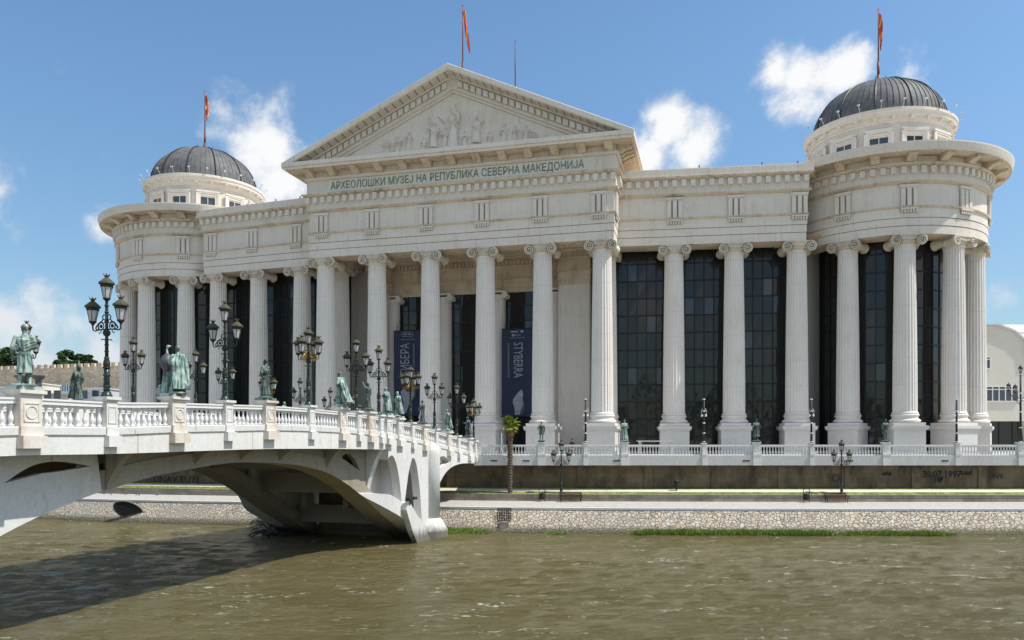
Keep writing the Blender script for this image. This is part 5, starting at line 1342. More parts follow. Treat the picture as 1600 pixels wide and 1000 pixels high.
# ------------------------------------------------------------------ LAMPS
def lantern(mb_m, mb_g, c, s=1., mi=0):
    x, y, z = c
    mb_g.lathe([(.14 * s, 0), (.245 * s, .50 * s)], 6, (x, y, z + .06 * s))
    for k in range(6):
        a = math.pi / 3 * k; ca, sa = math.cos(a), math.sin(a)
        mb_m.tube([(x + .145 * s * ca, y + .145 * s * sa, z + .05 * s), (x + .252 * s * ca, y + .252 * s * sa, z + .58 * s)], .018 * s, 4)
    mb_m.lathe([(.05, -.12), (.1, -.04), (.16, 0), (.165, .06), (.1, .07)], 12, (x, y, z), caps=True)
    mb_m.lathe([(.255, .55), (.285, .57), (.285, .68), (.25, .69)], 6, (x, y, z))
def lantern_roof(mb, c, s=1.):
    x, y, z = c
    mb.lathe([(.29, .685), (.36, .70), (.345, .75), (.24, .86), (.15, .94), (.09, .98), (.07, 1.02), (.1, 1.06)], 12, c)
    for k in range(6):
        a = math.pi / 3 * k + .2; mb.tube([(x + .07 * math.cos(a), y + .07 * math.sin(a), z + 1.04), (x + .16 * math.cos(a), y + .16 * math.sin(a), z + 1.17)], [.03, .015], 4)
        mb.ball((x + .34 * math.cos(a), y + .34 * math.sin(a), z + .76), .03, 5, 4)
    mb.ball((x, y, z + 1.08), (.08, .08, .06), 8, 5)
def make_lamp(n_arm, golden=False, tone='iron'):
    root = thing('street_lamp', (0, 0, 0), 'x', 'street lamp')
    mb = MB()
    mb.lathe([(.26, 0), (.26, .08), (.2, .14), (.2, .22)], 12); mb.lathe([(.145, .2), (.13, 1.0), (.12, 1.35)], 12)
    link('lower_post', mb.mesh('lower_post', M['green'], True), root)
    mb = MB()
    for z in (.22, .5, 1.0, 1.35): mb.lathe([(.15, z - .04), (.18, z), (.15, z + .04)], 12)
    mb.lathe([(.12, 1.33), (.16, 1.5), (.15, 1.62), (.1, 1.75), (.13, 1.8), (.08, 1.85)], 12); mb.lathe([(.08, 1.8), (.075, 2.6), (.1, 2.65), (.07, 2.7), (.065, 4.3), (.06, 4.45)], 10)
    for z in (2.1, 2.4, 3.9, 4.2): mb.lathe([(.07, z - .05), (.11, z), (.07, z + .05)], 10)
    link('post', mb.mesh('post', M['gold' if golden == 2 else 'iron'], True), root)
    mb = MB(); mb.ball((0, 0, 2.95), (.17, .17, .17), 12, 8); mb.ball((0, -.1, 2.95), (.1, .1, .1), 8, 6)
    for k in range(4): a = math.pi / 2 * k + .7; mb.tube([(0, 0, 2.62), (.2 * math.cos(a), .2 * math.sin(a), 2.66), (.22 * math.cos(a), .22 * math.sin(a), 2.6)], .025, 4)
    link('knob', mb.mesh('knob', M['iron'], True), root)
    for k in range(n_arm):
        a = math.pi * 2 * k / n_arm; ca, sa = math.cos(a), math.sin(a); reach = .80 if n_arm == 2 else .78
        def Q(r, z, s_=0): return (r * ca - s_ * sa, r * sa + s_ * ca, z)
        mb = MB()
        mb.tube([Q(.05, 3.12), Q(.25, 3.12), Q(.48, 3.10), Q(.66, 3.06), Q(.78, 3.12), Q(reach, 3.26), Q(reach, 3.36)], [.035, .035, .03, .03, .035, .035, .04], 6)
        mb.tube([Q(.05, 3.75), Q(.16, 3.8), Q(.24, 3.7), Q(.2, 3.6), Q(.28, 3.5), Q(.45, 3.42), Q(.58, 3.28), Q(.62, 3.14)], .028, 5)
        for (cr, cz, rr) in ((.32, 3.27, .16), (.18, 3.5, .09), (.55, 3.2, .08)):
            mb.tube([Q(cr + rr * math.cos(q * math.pi / 8), cz + rr * math.sin(q * math.pi / 8)) for q in range(17)], .024, 5)
        mb.ball(Q(.32, 3.27), (.07, .07, .09), 8, 6)
        mb.tube([Q(.3, 3.1), Q(.34, 2.98), Q(.42, 2.94), Q(.44, 3.0)], .022, 4)
        link('arm', mb.mesh('arm', M['gold' if golden else 'iron'], True), root)
    spots_ = [(0, 0, 4.5)] + [((.80 if n_arm == 2 else .78) * math.cos(math.pi * 2 * k / n_arm), .80 * math.sin(math.pi * 2 * k / n_arm), 3.46) for k in range(n_arm)]
    if n_arm == 4: spots_[0] = (0, 0, 4.1)
    for c in spots_:
        mm, mg, mr = MB(), MB(), MB(); lantern(mm, mg, (0, 0, 0)); lantern_roof(mr, (0, 0, 0))
        g_ = link('lantern', mm.mesh('lantern', M['black']), root, c); link('glass', mg.mesh('glass', M['frost']), g_); link('lantern_roof', mr.mesh('lantern_roof', M['moss']), g_)
    return root
L3 = make_lamp(2); L5 = make_lamp(4, 1)
arm_dir = math.atan2(BR.y, BR.x); used = {}
def lamp(proto, pos, label, rz, grp, sc=1.):
    if id(proto) not in used: o = proto; used[id(proto)] = 1; o.location = pos; o.rotation_euler = (0, 0, rz); o.scale = (sc,) * 3
    else: o = copy_tree(proto, pos, rz, sc)
    o['label'] = label; o['group'] = grp; return o
LN = [(49.15, L3, 'large three-lantern lamp with dark green foot, left of the man with the vessel', .97), (40.9, L3, 'three-lantern lamp on the near parapet between the man with the vessel and the scroll bearer', .96), (32.4, L5, 'five-lantern lamp with gilded arms on the near parapet', .97),
      (25.9, L3, 'three-lantern lamp on the near parapet just right of the flaring cloak statue', .95), (22.25, L3, 'three-lantern lamp on the near parapet between the raised arm statue and the toga statue', .95), (16.3, L5, 'five-lantern lamp standing in front of the left navy banner', .92),
      (11.0, L3, 'three-lantern lamp in front of the second portico column, right of the left banner', .90), (5.3, L3, 'three-lantern lamp between the last two statues of the near parapet', .90), (.35, L5, 'gilded five-lantern lamp at the quay end of the near parapet', .84)]
for (t_, pr, lb, sc) in LN: lamp(pr, bp(t_, -.22, TOPZ[(0, t_)]), lb, arm_dir, 'lamps on the bridge parapets', sc)
LF = [(40.9, L3, 'lamp on the far parapet half hidden behind the leftmost statue'), (32.4, L3, 'three-lantern lamp on the far parapet beside the fortress wall'), (25.9, L3, 'three-lantern lamp on the far parapet right of the man with the vessel'), (22.25, L3, 'lamp on the far parapet behind the near lamp with the dark foot'),
      (16.3, L5, 'lamp on the far parapet half hidden behind the scroll bearer'), (11.0, L3, 'three-lantern lamp on the far parapet directly left of the five-lantern lamp foot'), (5.3, L3, 'lamp on the far parapet at the left edge of the flaring cloak'), (.35, L3, 'last lamp on the far parapet behind the raised arm statue')]
for (t_, pr, lb) in LF: lamp(pr, bp(t_, -WID + .22, TOPZ[(1, t_)]), lb, arm_dir, 'lamps on the bridge parapets', .88)
def on_lower(px, off): # point on the lower bank at photo column px, off metres behind the walk's edge
    x = 0; k = (px - 800) / F
    for _ in range(20): x = k * (bz(x) + off)
    return x, bz(x) + off
for px, lb in ((877, 'three-lantern lamp on the lower lawn beside the left bench'), (1315, 'three-lantern lamp on the lower lawn beside the right bench')):
    x, y = on_lower(px, 6.6); lamp(L3, (x, y, -4.02), lb, .0, 'lamps on the lower river bank', 1.0 * (.98 if px > 300 else .7))
# slim banded posts on the quay balustrade
def quay_post(px, label, h, tall=False):
    t_ = thing('banded_post', (qx(px), QZ + .04, QB + 1.32), label, 'post', 'banded posts on the quay balustrade')
    mb = MB(); mb.tube([(0, 0, 0), (0, 0, h * .45), (0, 0, h)], [.13, .1, .085], 10); link('shaft', mb.mesh('shaft', M['black'], True), t_)
    for z in (.12, h * .22, h * .45, h * .72, h - .05):
        mb = MB(); mb.lathe([(.11, -.06), (.145, -.03), (.145, .03), (.11, .06)], 10, (0, 0, z)); link('band', mb.mesh('band', M['white'], True), t_)
    mb = MB()
    for sx in (-1, 1): mb.tube([(0, 0, h * .6), (sx * .22, 0, h * .64), (sx * .28, 0, h * .72), (sx * .12, 0, h * .78)], .03, 5); mb.ball((sx * .2, 0, h * .62), .13, 8, 6)
    link('bracket_lights', mb.mesh('bracket_lights', M['white'], True), t_)
    if tall:
        for (dx, dz) in ((-1.25, h * .76), (-.55, h * .74), (0, h + .1), (.7, h * .75)):
            mm, mg = MB(), MB(); lantern(mm, mg, (0, 0, 0)); mm.lathe([(.29, .69), (.2, .85), (.05, .95), (.02, 1.1)], 6)
            g_ = link('lantern', mm.mesh('lantern', M['black']), t_, (dx, 0, dz - .0)); g_.scale = (.8,) * 3; link('glass', mg.mesh('glass', M['frost']), g_)
        mb = MB(); mb.tube([(0, 0, h * .55), (-.4, 0, h * .6), (-1.0, 0, h * .7), (-1.25, 0, h * .74)], .035, 5); mb.tube([(0, 0, h * .6), (-.5, 0, h * .7)], .03, 5); mb.tube([(0, 0, h * .6), (.7, 0, h * .72)], .03, 5)
        link('arm', mb.mesh('arm', M['black'], True), t_)
quay_post(915, 'slim black and white banded post left of the corner column', 4.6); quay_post(1100, 'slim banded post before the dark glass between the first two wing columns', 4.6)
quay_post(1268, 'slim banded post standing by the right wing\'s last column', 4.6); quay_post(1495, 'slim banded post in front of the round tower\'s outer columns', 4.6)
quay_post(1595, 'tall banded post with lanterns at the right edge', 7.2, True)

# ------------------------------------------------------------------ PALM, BENCHES, BINS, PERSON
x, y = on_lower(797, 6.6); palm = thing('palm_tree', (x, y, -4.02), 'fan palm with yellowing fronds rising past the balustrade', 'palm tree')
mb = MB(); H_ = 7.0
pr = [(.30, 0)]
for i in range(46): z = .15 + i * (H_ - .3) / 46; pr += [(.20 + .05 * (i % 2) + .07 * (i / 46), z)]
mb.lathe(pr + [(.2, H_)], 12, rf=lambda k, r, z: 1 + .14 * math.sin(k * 5.1 + z * 7)); link('trunk', mb.mesh('trunk', M['trunk']), palm)
def frond(mb, a, el, ln, r, rnd, c):
    d = Vector((math.cos(a) * math.cos(el), math.sin(a) * math.cos(el), math.sin(el))); hub = Vector(c) + d * ln
    mb.tube([c, Vector(c) + d * ln * .5 + Vector((0, 0, .04)), hub], .018, 4)
    side = d.cross(Vector((0, 0, 1))).normalized(); up = side.cross(d)
    for i in range(17):
        b_ = -1.9 + 3.8 * i / 16; t_ = (d * math.cos(b_) + side * math.sin(b_)).normalized(); l = r * (.75 + .25 * math.cos(b_)) * rnd.uniform(.85, 1.1)
        w = t_.cross(up).normalized() * .045; mid = hub + t_ * l * .55 + up * .02; tip = hub + t_ * l - Vector((0, 0, .28 * l)) * rnd.uniform(.5, 1.3)
        mb.add([hub, mid + w, tip, mid - w], [(0, 1, 2, 3)])
rnd = random.Random(5); mb = MB()
for i in range(46): frond(mb, rnd.uniform(0, 6.28), rnd.uniform(-.35, 1.35), rnd.uniform(.45, .75), rnd.uniform(.5, .68), rnd, (0, 0, H_))
link('crown', mb.mesh('crown', M['palm']), palm)
mb = MB()
for i in range(20): frond(mb, rnd.uniform(0, 6.28), rnd.uniform(-1.35, -.5), rnd.uniform(.4, .6), rnd.uniform(.45, .6), rnd, (0, 0, H_ - .1))
link('dry_fronds', mb.mesh('dry_fronds', M['palmd']), palm)
def bench(px, label):
    x, y = on_lower(px, 5.3); t_ = thing('bench', (x, y, -4.78), label, 'bench', 'slatted benches on the riverside walk')
    mb = MB()
    for k in range(4): mb.box((0, -.2 + k * .13, .45), (2.3, .09, .04))
    link('seat', mb.mesh('seat', M['wood']), t_)
    mb = MB()
    for k in range(4): mb.box((0, .25 + k * .03, .56 + k * .13), (2.3, .04, .09))
    link('backrest', mb.mesh('backrest', M['wood']), t_)
    for sx in (-1, 1):
        mb = MB(); mb.tube([(sx * 1.0, -.25, 0), (sx * 1.0, -.22, .43), (sx * 1.0, .25, .43)], .035, 6); mb.tube([(sx * 1.0, .32, 0), (sx * 1.0, .24, .43), (sx * 1.0, .36, 1.0)], .035, 6); mb.tube([(sx * 1.08, -.25, .43), (sx * 1.08, -.25, .66), (sx * 1.08, .28, .68)], .03, 6)
        link('leg', mb.mesh('leg', M['black']), t_)
bench(892, 'dark slatted bench on the riverside walk beside the left lamp'); bench(1307, 'dark slatted bench on the riverside walk beside the right lamp')
def bin_(px, off, z, label, hooded=True):
    x, y = on_lower(px, off); t_ = thing('litter_bin', (x, y, z), label, 'litter bin', 'litter bins on the river bank')
    mb = MB(); mb.lathe([(.2, .25), (.24, .35), (.24, .85), (.22, .9)], 14); link('basket', mb.mesh('basket', M['black'], True), t_)
    if hooded:
        mb = MB()
        for sx in (-1, 1): mb.tube([(sx * .3, 0, 0), (sx * .3, 0, 1.35)], .035, 6)
        mb.tube([(-.3, 0, 1.35), (.3, 0, 1.35)], .04, 6); mb.tube([(-.3, 0, .3), (.3, 0, .3)], .03, 6); link('frame', mb.mesh('frame', M['black']), t_)
    else:
        mb = MB(); mb.lathe([(.1, 0), (.08, .1), (.08, .25)], 10); link('foot', mb.mesh('foot', M['black']), t_); mb = MB(); mb.lathe([(.27, .92), (.24, 1.05), (.05, 1.12)], 14); link('lid', mb.mesh('lid', M['black'], True), t_)
bin_(847, 5.3, -4.78, 'black litter bin in a frame left of the left bench'); bin_(1260, 5.3, -4.78, 'black litter bin in a frame left of the right bench'); bin_(1057, 7.9, -3.78, 'dark lidded bin on the upper path by the retaining wall', False)
# person walking behind the balustrade
per = thing('person', (qx(894, 84.2), 84.2, -.15), 'person in black clothes standing behind the quay balustrade', 'person')
me = figure('body', H=1.82, robe='short', arms=('down', 'down'), folds=6, seed=50, vox=.024, beard=False); me.materials.clear(); me.materials.append(M['skin']); link('body', me, per, (0, 0, 0), .6)
mb = MB()
mb.lathe([(.17, .80), (.2, .95), (.205, 1.1), (.215, 1.3), (.225, 1.42), (.12, 1.52), (.075, 1.55)], 20, rf=lambda k, r, z: 1.12 if k % 10 in (0, 1, 9) else 1.02)
for sx in (-1, 1): limb(mb, [(sx * .22, 0, 1.43), (sx * .31, -.02, 1.15), (sx * .30, .06, .93)], [.09, .075, .055])
link('jacket', remesh(mb, .03), per, (0, 0, 0), .6).data.materials.append(M['coat'])
mb = MB(); limb(mb, [(-.1, 0, .92), (-.115, .03, .5), (-.12, -.02, .1)], [.125, .085, .065]); limb(mb, [(.1, 0, .92), (.12, .09, .5), (.13, .04, .1)], [.125, .085, .065]); limb(mb, [(-.08, 0, .92), (.08, 0, .92)], [.13, .13])
link('trousers', remesh(mb, .03), per, (0, 0, 0), .6).data.materials.append(M['coat'])
mb = MB(); mb.ball((0, .0, 1.74), (.1, .115, .09)); link('hair', mb.mesh('hair', M['coat'], True), per, (0, 0, .01), .6)
# low info board behind the balustrade
ib = thing('low_table', (qx(1025, 85), 85.2, -.15), 'low pale slab on two legs on the promenade beside the green robed statue', 'slab bench')
mb = MB(); mb.box((0, 0, 1.55), (4.0, 1.1, .12)); link('top', mb.mesh('top', M['fascia']), ib)
for sx in (-1, 1): mb = MB(); mb.box((sx * 1.7, 0, .75), (.2, .8, 1.48)); link('leg', mb.mesh('leg', M['fascia']), ib)

# ------------------------------------------------------------------ TREES, FORTRESS, TOWN
def tree(x, y, z, w, h, label, mats=('leafd',), n=5200, seed=1, trunk_h=.35, leaf_s=.34, grp='trees behind the fortress wall', flat=.6):
    rnd = random.Random(seed); t_ = thing('tree', (x, y, z), label, 'tree', grp)
    mb = MB(); mb.tube([(0, 0, 0), (.1, 0, h * .3), (-.1, .1, h * .62)], [w * .05 + .12, w * .035 + .1, .08], 8)
    for k in range(7): a = rnd.uniform(0, 6.28); mb.tube([(0, 0, h * rnd.uniform(.25, .5)), (w * .2 * math.cos(a), w * .2 * math.sin(a), h * .6), (w * .36 * math.cos(a), w * .36 * math.sin(a), h * .78)], [.14, .09, .04], 5)
    link('trunk', mb.mesh('trunk', M['trunk']), t_)
    mb = MB(); bl = []
    for k in range(26):
        a = rnd.uniform(0, 6.28); r = w * .42 * math.sqrt(rnd.random()); hh = h * (trunk_h + (1 - trunk_h) * rnd.uniform(.15, .88) * (1 - .45 * (r / (w * .5)) ** 2)); bl.append((r * math.cos(a), r * math.sin(a), hh, rnd.uniform(.09, .17) * w))
    for k in range(n):
        bx, by, b_z, br = rnd.choice(bl); v = Vector((rnd.gauss(0, 1), rnd.gauss(0, 1), rnd.gauss(0, 1))).normalized() * br * rnd.uniform(.55, 1.08)
        c_ = Vector((bx + v.x, by + v.y, b_z + v.z * flat)); s = leaf_s * rnd.uniform(.6, 1.4)
        a_ = Vector((rnd.gauss(0, 1), rnd.gauss(0, 1), rnd.gauss(0, .6))).normalized(); b_ = a_.cross(Vector((rnd.gauss(0, 1), rnd.gauss(0, 1), rnd.gauss(0, 1)))).normalized()
        mb.add([c_ - a_ * s, c_ + b_ * s * .6, c_ + a_ * s, c_ - b_ * s * .6], [(0, 1, 2, 3)])
    link('crown', mb.mesh('crown', M[mats[0]]), t_); return t_
FZ = 215.0
def fp(px, py, y): return ((px - 800) / F * y, y, EYE + (YH - py) * y / F)
def hillz(x, y): return 0
# hill under the fortress
mb = MB(); nx_, ny_ = 50, 22; vs = []
for j in range(ny_):
    for i in range(nx_):
        x = -330 + i * 6.4; y = 178 + j * 9
        z = -1 + 15.5 * (1 - math.exp(-max(0, (y - 196)) / 14)) * (1 if x < -60 else max(0, 1 - (x + 60) / 40)) + mnoise.noise(Vector((x * .05, y * .05, 0))) * 1.2
        if y < 185: z = -1
        vs.append((x, y, z))
mb.add(vs, [(j * nx_ + i, j * nx_ + i + 1, (j + 1) * nx_ + i + 1, (j + 1) * nx_ + i) for j in range(ny_ - 1) for i in range(nx_ - 1)])
tag(mb.build('hill', M['hill'], smooth=True), kind='structure')
fw = thing('fortress_wall', (-120, FZ, 5), 'long crenellated brown stone fortress wall in the distance at left', 'fortress wall', world=True)
a = fp(-420, 592, FZ + 10); b_ = fp(225, 570, FZ - 4); mb = MB(); n = 64; up = (Vector(b_) - Vector(a)); ln = math.hypot(up.x, up.y); u = (up.x / ln, up.y / ln)
mb.prism([(0, 0), (1, 0), (2, 0), (3, 0)], lambda p: [(a[0], a[1], 2), (b_[0], b_[1], 2), b_, a][p[0]], lambda p: [(a[0], a[1] + 3, 2), (b_[0], b_[1] + 3, 2), (b_[0], b_[1] + 3, b_[2]), (a[0], a[1] + 3, a[2])][p[0]])
mb.build('curtain_wall', M['fort'], fw); mb = MB()
for k in range(n):
    f_ = (k + .5) / n; mb.box((a[0] + (b_[0] - a[0]) * f_, a[1] + (b_[1] - a[1]) * f_ + .4, a[2] + (b_[2] - a[2]) * f_ + .45), (ln / n * .55, .8, 1.0), u)
mb.build('merlons', M['fort'], fw)
fw2 = thing('fortress_wall', (-110, FZ - 8, 5), 'lower pale stretch of stone wall at the foot of the fortress', 'wall', world=True)
a = fp(-200, 603, FZ - 10); b_ = fp(222, 606, FZ - 12); mb = MB(); mb.prism([(0, 0), (1, 0), (2, 0), (3, 0)], lambda p: [(a[0], a[1], 0), (b_[0], b_[1], 0), b_, a][p[0]], lambda p: [(a[0], a[1] + 1, 0), (b_[0], b_[1] + 1, 0), (b_[0], b_[1] + 1, b_[2]), (a[0], a[1] + 1, a[2])][p[0]])
mb.build('curtain_wall', M['fort'], fw2)
def tr(px, pyt, pyb, wpx, y, label, **kw):
    x, yy, zb = fp(px, pyb, y); zt = fp(px, pyt, y)[2]; tree(x, yy, zb - 3, wpx * y / F, zt - zb + 3, label, **kw)
tr(14, 540, 600, 66, 226, 'dark conifer behind the leftmost statue', seed=2, leaf_s=.5, n=6500)
tr(52, 570, 598, 40, 232, 'low green bush tree right of the leftmost statue', seed=3, mats=('leafl',), n=2500)
tr(112, 544, 590, 56, 232, 'broad dark pine above the fortress wall', seed=4, leaf_s=.42, n=7000)
tr(139, 552, 590, 26, 229, 'small dark pine right of the broad one above the fortress wall', seed=5, n=3000)
tr(104, 562, 592, 30, 225, 'light green tree in front of the broad dark pine', seed=6, mats=('leafl',), n=3500)
tr(150, 567, 590, 40, 226, 'low pale shrub at the right end of the fortress top', seed=7, mats=('leafl',), n=2500)
tr(72, 569, 590, 26, 228, 'small olive shrub between the conifer and the pine', seed=8, mats=('leafd',), n=1800)
tr(-60, 545, 600, 70, 235, 'dark conifer at the left edge', seed=9, n=4000)
# low pavilions before the fortress
pv = thing('pavilion', (-105, 170, G0), 'low pavilion with a blue striped glass roof below the fortress wall', 'pavilion', world=True)
a = fp(66, 611, 170); b_ = fp(122, 611, 170); at_ = fp(70, 603, 174); bt = fp(120, 603, 174); mb = MB()
mb.prism([(0, 0), (1, 0), (2, 0), (3, 0)], lambda p: [a, b_, bt, at_][p[0]], lambda p: tuple(Vector([a, b_, bt, at_][p[0]]) - Vector((0, 0, .15))), 0)
for k in range(15):
    f_ = k / 14; p0 = Vector(a).lerp(Vector(b_), f_); p1 = Vector(at_).lerp(Vector(bt), f_); mb.tube([p0 + Vector((0, 0, .06)), p1 + Vector((0, 0, .06))], .14, 4, 1)
mt, tt, bb_ = bsdf('blue_roof_glass'); bb_.inputs['Base Color'].default_value = (.22, .34, .42, 1); bb_.inputs['Roughness'].default_value = .3
mt2 = M['slate']; o = mb.build('roof', [mt, mt2], pv)
mb = MB(); w_ = b_[0] - a[0]; mb.box(((a[0] + b_[0]) / 2, 172.2, (a[2] + G0) / 2 - .1), (w_ - .6, 4, a[2] - G0 - .2)); mb.box(((a[0] + b_[0]) / 2, 169.95, a[2] - .35), (w_ + .3, .3, .5)); mb.build('wall', M['cream'], pv)
mb = MB()
for k in range(8): mb = MB(); mb.box((a[0] + 1 + k * (w_ - 2) / 7, 170.1, 6), (.6, .12, 8)); mb.build('window', M['pane'], pv)
kb = thing('kiosk_building', (-100, 150, G0), 'low white and grey flat roofed building between the statues at left', 'building', world=True)
for (p0, p1, py, m_) in ((-60, 30, 606, 'roofg'), (36, 66, 600, 'cream'), (66, 108, 616, 'cream'), (112, 160, 612, 'white'), (140, 168, 608, 'roofg')):
    a = fp(p0, py, 150 + p0 * .02); b_ = fp(p1, py, 150 + p0 * .02); mb = MB(); mb.box(((a[0] + b_[0]) / 2, a[1] + 3, (a[2] + G0) / 2), (b_[0] - a[0], 6, a[2] - G0)); mb.box(((a[0] + b_[0]) / 2, a[1] + 2.9, a[2] + .1), (b_[0] - a[0] + .4, 6.3, .22)); mb.build('wall', M[m_], kb)
mb = MB()
for px in (-40, -15, 10, 42, 55, 75, 90, 118, 132, 150): c_ = fp(px, 615, 149.6 + 0); mb = MB(); mb.box((c_[0], c_[1] - .1 + 0, c_[2] - .2), (1.2, .3, 1.6)); mb.build('window', M['pane'], kb)
for px, lb in ((60, 'grey stone column with a capital right of the leftmost statue'), (33, 'grey stone column with a capital just behind the leftmost statue')):
    c_ = fp(px, 588, 140); t_ = thing('stone_column', (c_[0], 140, G0), lb, 'column', 'freestanding columns')
    mb = MB(); mb.lathe([(.8, 0), (.8, .6), (.6, .8), (.5, c_[2] - .6), (.6, c_[2] - .5)], 14); link('shaft', mb.mesh('shaft', M['slate']), t_); mb = MB(); mb.lathe([(.6, c_[2] - .5), (1.0, c_[2] - .1), (1.1, c_[2] + .1), (1.1, c_[2] + .3)], 14); link('capital', mb.mesh('capital', M['slate']), t_)
# modern building at right
mbd = thing('modern_building', (86, 128, G0), 'cream modern building with a gabled grey roof edge behind the right tower', 'building', world=True)
zr_ = lambda px, py, y: fp(px, py, y)
Y1 = 128; gp = [(62, G0), (62, fp(1540, 513, Y1)[2]), (fp(1558, 508, Y1)[0], fp(1558, 508, Y1)[2]), (fp(1585, 519, Y1)[0], fp(1585, 519, Y1)[2]), (fp(1603, 535, Y1)[0], fp(1603, 535, Y1)[2]), (fp(1604, 560, Y1)[0], fp(1604, 560, Y1)[2]), (100, fp(1660, 560, Y1)[2]), (100, G0)]
mb = MB(); zl = fp(1560, 658, Y1)[2]; gp2 = [(p[0], max(p[1], zl)) for p in gp]
mb.prism(gp2, lambda p: (p[0], Y1, p[1]), lambda p: (p[0], Y1 + 25, p[1])); mb.prism([(64, G0), (64, zl - .01), (100, zl - .01), (100, G0)], lambda p: (p[0], Y1 + 1.5, p[1]), lambda p: (p[0], Y1 + 24, p[1])); bw = mb.build('wall', M['cream'], mbd)
mb = MB()
for p, q in zip(gp[1:-2], gp[2:-1]): mb.prism([(p[0], p[1]), (q[0], q[1]), (q[0], q[1] + .28), (p[0], p[1] + .28)], lambda s: (s[0], Y1 - .4, s[1] + .02), lambda s: (s[0], Y1 + 25.3, s[1] + .02))
mb.build('roof', M['roofg'], mbd)
mb = MB(); rp_ = [fp(1556, 507, Y1), fp(1585, 518.5, Y1), fp(1720, 524, 170), fp(1700, 508.5, 170)]
mb.prism([(0, 0), (1, 0), (2, 0), (3, 0)], lambda p: rp_[p[0]], lambda p: (rp_[p[0]][0], rp_[p[0]][1] + .3, rp_[p[0]][2] - .4)); mb.build('roof', M['roofg'], mbd)
mb = MB(); w4 = [fp(1585, 519, Y1 + .5), fp(1720, 524, 170), fp(1740, 700, 170), fp(1603, 700, Y1 + .5)]
mb.prism([(0, 0), (1, 0), (2, 0), (3, 0)], lambda p: w4[p[0]], lambda p: (w4[p[0]][0], w4[p[0]][1] + .5, w4[p[0]][2] - .2)); mb.build('wall', M['cream'], mbd)
def win(px0, px1, py0, py1, n=1):
    a = fp(px0, py0, Y1); b_ = fp(px1, py1, Y1); mb = MB(); w_ = (b_[0] - a[0]) / n
    for k in range(n): mb.box((a[0] + w_ * (k + .5), Y1 - .03, (a[2] + b_[2]) / 2), (w_ - .15, .12, a[2] - b_[2] - .15))
    g_ = mb.build('window', M['pane'], mbd); mb = MB()
    for k in range(n + 1): mb.box((a[0] + w_ * k, Y1 - .1, (a[2] + b_[2]) / 2), (.14, .2, a[2] - b_[2] + .14))
    for z in (a[2], b_[2], a[2] * .8 + b_[2] * .2): mb.box(((a[0] + b_[0]) / 2, Y1 - .101, z), (b_[0] - a[0], .2, .13))
    mb.build('frame', M['white'], g_)
win(1540.5, 1546.5, 558, 576); win(1540, 1590, 604, 627, 5)
mb = MB(); a = fp(1540, 658, Y1); mb.box((82, Y1 + 1.4, (zl + G0) / 2), (36, .1, zl - G0 - .1)); g_ = mb.build('shopfront', M['gl0'], mbd)
mb = MB()
for k in range(16): mb.box((65 + k * 2.2, Y1 + 1.3, (zl + G0) / 2), (.12, .12, zl - G0 - .1))
mb.build('mullions', M['black'], g_)

# ------------------------------------------------------------------ RIVER EDGE DETAILS
def reeds(name, x0, x1, n, label, seed, o0=-2.6, o1=-1.7, h=.55):
    rnd = random.Random(seed); mb = MB()
    for i in range(n):
        x = rnd.uniform(x0, x1); e = min(x - x0, x1 - x) ; k = min(1, e / 1.5) * (.55 + .45 * abs(mnoise.noise(Vector((x * .6, seed, 0)))) * 2)
        if rnd.random() > k + .25: continue
        y = bz(x) + rnd.uniform(o0, o1); hh = h * rnd.uniform(.5, 1.15) * (.5 + .5 * k); a = rnd.uniform(0, 6.28); dx, dy = math.cos(a) * .03, math.sin(a) * .03; lx, ly = rnd.gauss(0, .14), rnd.gauss(0, .14)
        z = WZ - .02 + (y - bz(x) + 2.6) * .15
        mb.add([(x - dx, y - dy, z), (x + dx, y + dy, z), (x + dx * .7 + lx * .4, y + dy * .7 + ly * .4, z + hh * .6), (x + lx, y + ly, z + hh)], [(0, 1, 2, 3)])
    tag(mb.build(name, M['grass']), label, 'reeds', None, 'stuff')
def gxx(px): return (px - 800) / F * 71.8
reeds('water_grass', gxx(985), gxx(1303), 9000, 'long strip of green reeds along the foot of the rubble wall', 1)
reeds('water_grass', gxx(1308), gxx(1487), 4200, 'shorter strip of green reeds at the right along the foot of the rubble wall', 2, h=.4)
reeds('water_grass', gxx(664), gxx(762), 3600, 'green grass clump beside the round pier foot', 3, -3.2, -1.6, .4)
reeds('water_grass', gxx(852), gxx(890), 900, 'small grass clump at the middle of the rubble wall', 4, h=.22)
# lawn blades on the terraces
rnd = random.Random(9); mb = MB()
for i in range(16000):
    x = rnd.uniform(-46, 58); o_ = rnd.choice((rnd.uniform(6.32, 7.0), rnd.uniform(8.5, 9.0))); y = bz(x) + o_; z = -4.05 + (o_ - 6.3) * .175; a = rnd.uniform(0, 6.28); hh = rnd.uniform(.05, .13)
    if mnoise.noise(Vector((x * .35, o_, 0))) < -.15 and rnd.random() < .8: continue
    mb.add([(x - .03 * math.cos(a), y - .03 * math.sin(a), z), (x + .03 * math.cos(a), y + .03 * math.sin(a), z), (x + rnd.gauss(0, .04), y + rnd.gauss(0, .04), z + hh)], [(0, 1, 2)])
tag(mb.build('lawn_grass', M['grass']), 'short patchy grass on the terraces of the bank', 'grass', None, 'stuff')
